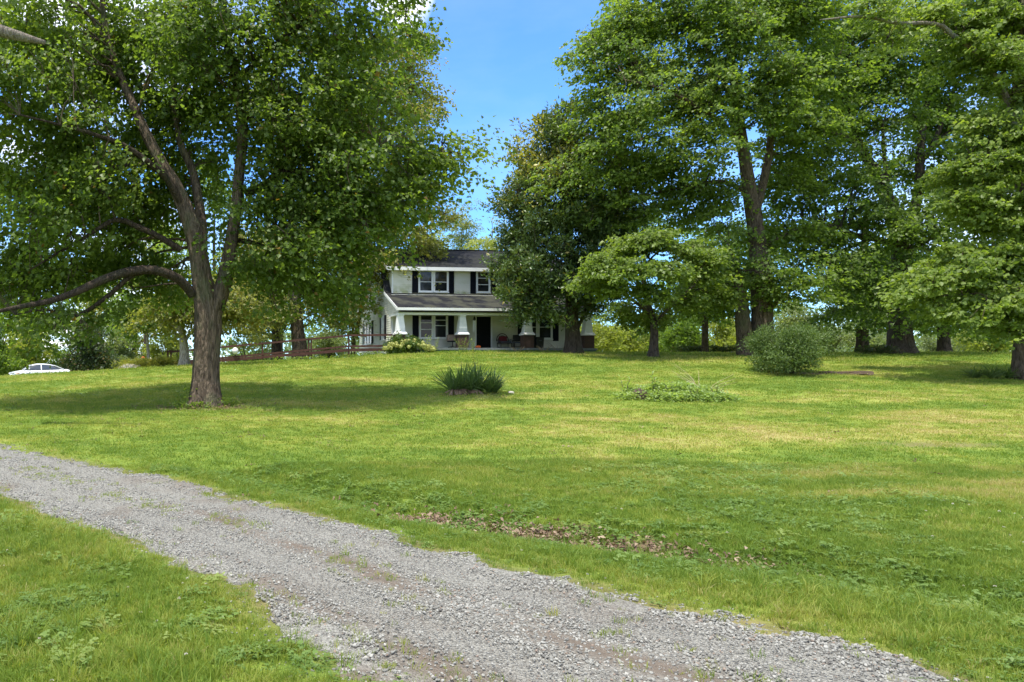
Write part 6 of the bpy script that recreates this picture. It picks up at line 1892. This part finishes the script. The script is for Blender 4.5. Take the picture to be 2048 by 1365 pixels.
# rose stems and a tall weed before the porch
def stemplant(name, label, base, h, nst, mat, seed, L=.16, Wd=.08, leaves=14, spread=.25, cat='plant', lean=.12, stem=None, r0=.014):
    rng = np.random.RandomState(seed); root = empty(name, base); tag(root, label, cat)
    paths, LVs = [], []
    for s in range(nst):
        a = rng.rand()*6.283; hh = h*(.7+.35*rng.rand()); d = np.array([math.cos(a), math.sin(a), 0])*spread
        tip = d*(1+lean)+np.array([0,0,hh]); P, R_ = smooth_path([d*.25+np.array([0,0,-.05]), d*.5+np.array([0,0,hh*.5]), tip], [r0, r0*.8, r0*.3], .1); paths.append((P, R_))
        t = np.linspace(.25, 1, leaves); i = (t*(len(P)-1)).astype(int); n = len(i)
        an = np.arange(n)*2.4+rng.rand(); el = np.linspace(.1, .9, n)+rng.normal(size=n)*.15
        D = np.stack([np.cos(an)*np.cos(el), np.sin(an)*np.cos(el), np.sin(el)], 1); Nn = np.stack([-np.cos(an)*np.sin(el), -np.sin(an)*np.sin(el), np.cos(el)], 1)
        LVs.append(leaf_verts(P[i], D, Nn, L*(1.15-.5*t), np.full(n, Wd)*(1.1-.4*t), droop=.3))
    V, Q = tube_np(paths, 5); link('stem', np_mesh('stem', V, Q, None, stem or M['stem'], True), root)
    if LVs: link('leaves', leaf_mesh('leaves', np.concatenate(LVs), mat), root)
    return root
stemplant('tall_weed', 'tall leafy weed with a pale bloom growing beside the hydrangea', gp(857, 48.8), 1.55, 3, M['leaf_weed'], 121, .20, .12, 14, .22)
stemplant('tall_weed', 'thin sprig growing right of the hydrangea before the porch', gp(872, 48.9), 1.05, 3, M['leaf_weed'], 122, .14, .08, 12, .25)
stemplant('rose_bush', 'straggly rose bush growing before the second brick pier', gp(926, 48.7), 1.15, 8, M['leaf_maple'], 123, .13, .09, 14, .55)
stemplant('tall_weed', 'small leafy sapling before the pumpkin', gp(945, 48.6), .95, 3, M['leaf_weed'], 124, .16, .10, 12, .2)
stemplant('sapling', 'yellow green sapling poking up behind the yucca', gp(955, 29.2), 1.45, 4, M['leaf_bright'], 125, .15, .09, 16, .18)
stemplant('potted_plant', 'leafy plant growing in the landing planter box', on_porch(779.5, -.15, FZ+.36), .45, 5, M['leaf_weed'], 126, .16, .08, 8, .2)
for px, Yd, sd_, lab in ((1088, 49.0, 127, 'dry brown stalks before the third brick pier'), (1035, 48.9, 128, 'reddish low stalks before the grey porch table')):
    stemplant('dry_stalks', lab, gp(px, Yd), .5, 12, M['leaf_litter'], sd_, .10, .05, 5, .45, 'plant', stem=M['dry_stalk'])
stemplant('bare_twig_shrub', 'bare dead twigs leaning on the skirt by the magnolia trunk', gp(1118, 49.0), .8, 5, M['leaf_litter'], 129, .05, .03, 2, .7, 'plant', stem=M['deadwood'])

# yucca: every blade a leaf of its own
def blade(L, w, bend, fold=.25, seed=0):
    n = 5; V, Q = [], []
    for i in range(n):
        t = i/(n-1); ww = w*(.75+.6*t-1.35*t*t*t)*.5; y = L*t*(1-.12*bend*t); z = -bend*L*t*t*.35
        V += [(-ww, y, z+ww*fold*2), (0, y, z), (ww, y, z+ww*fold*2)]
    for i in range(n-1):
        for k in range(2): Q.append((i*3+k, i*3+k+1, (i+1)*3+k+1, (i+1)*3+k))
    return np_mesh('leaf', V, Q, None, M['leaf_yucca'])
def rosette(name, label, cat, heads, meshes, n, seed, el0, el1, dead=0, z0=.05, base=None, smin=.75):
    root = empty(name, base); tag(root, label, cat); r = np.random.RandomState(seed)
    for i in range(n):
        hx, hy_, sc = heads[i % len(heads)]
        a = r.rand()*6.283; el = el0+(el1-el0)*r.rand()**.8
        o = link('leaf', meshes[r.randint(len(meshes))], root, (hx+.05*math.cos(a), hy_+.05*math.sin(a), z0))
        o.rotation_euler = (el, r.normal()*.3, a); s = sc*(smin+(1-smin)*r.rand()*1.3); o.scale = (1, s, s)
    return root
ym = [blade(1.22, .05, b_) for b_ in (.0, .25, .5, .9)]
yb = gp(938, 27.3)
yu = rosette('yucca', 'spiky blue green yucca clump alone in the middle of the lawn', 'plant', [(-.55,0,1.0),(-.2,.15,1.05),(.15,0,1.02),(.45,.2,1.0),(.75,-.05,.85),(.95,.0,.55)], ym, 360, 131, .30, 1.5, base=yb)
dm = [np_mesh('dead_leaf', np.array([v.co for v in ym[3].vertices]), [tuple(p.vertices) for p in ym[3].polygons], None, M['leaf_litter'])]
r = np.random.RandomState(77)
for i in range(60):
    a = r.rand()*6.283; hx = r.choice([-.55,-.2,.2,-.4])
    o = link('dead_leaf', dm[0], yu, (hx+.05*math.cos(a), -.05+.05*math.sin(a), .16)); o.rotation_euler = (-.12-.15*r.rand(), r.normal()*.4, math.pi+r.normal()*.9); s = .30+.25*r.rand(); o.scale = (1.2, s, s)
im = []
for b_ in (.6, 1.1, 1.7):
    me = blade(.75, .05, b_); me.materials.clear(); me.materials.append(M['leaf_shrub']); im.append(me)
ib = gp(1985, 34.0)
rosette('iris_clump', 'low clump of arching strap leaves beside the rightmost tree trunk', 'plant', [(-.9,0,1),(-.5,.2,1),(-.1,-.1,1.1),(.3,.15,1),(.7,0,1),(-.3,-.25,.9),(.5,-.2,.9)], im, 190, 132, .6, 1.45, base=ib)

# overgrown bed
bx = gp(1350, 25.6)
pp = []
rr = np.random.RandomState(9)
for i in range(60):
    a = rr.rand()*6.283; q = math.sqrt(rr.rand()); x = bx.x+math.cos(a)*q*1.75+.05; y = bx.y+math.sin(a)*q*1.05-(x-bx.x)*.12
    pp.append((x, y, .16, .14, 1.1-.8*q))
cover('weed_bed', None, pp, M['leaf_weed'], 15000, 141, .10, .065, .60)
stemplant('tall_weed', 'tall light green weed at the left end of the overgrown bed', gp(1250, 25.9), .72, 3, M['leaf_weed'], 142, .26, .09, 12, .14)
stemplant('tall_weed', 'tallest star leaved weed beside the brown stump in the overgrown bed', gp(1307, 25.4), .95, 3, M['leaf_weed'], 143, .30, .10, 16, .08)
stemplant('tall_weed', 'shorter leafy weed in the middle of the overgrown bed', gp(1338, 25.1), .65, 4, M['leaf_weed'], 144, .22, .09, 10, .2)
for k, (px, Yd, hh, lab) in enumerate(((1398, 26.6, 1.25, 'bare straw coloured stalks leaning over the back of the overgrown bed'), (1412, 26.0, .8, 'shorter dry stalks at the right end of the overgrown bed'))):
    stemplant('dry_stalks', lab, gp(px, Yd), hh, 5, M['leaf_litter'], 145+k, .03, .015, 3, .45, 'plant', lean=1.2, stem=M['dry_stalk'], r0=.010)
for k, (dx, dy, lab) in enumerate(((-.9, -.55, 'knee high weed at the front left edge of the overgrown bed'), (.2, -.75, 'leafy weed at the middle front of the overgrown bed'),
        (1.2, -.45, 'leafy weed at the front right edge of the overgrown bed'), (.75, .55, 'taller weed at the back of the overgrown bed near the dry stalks'), (-.15, .6, 'leafy weed standing at the back of the overgrown bed behind the stump'))):
    b_ = Vector((bx.x+dx, bx.y+dy, 0)); b_.z = h1(b_.x, b_.y)
    o = stemplant('bed_weed', lab, b_, .42+.2*rr.rand(), 6, M['leaf_weed'], 150+k, .15, .07, 9, .2)
    o['group'] = 'weeds of the overgrown bed'
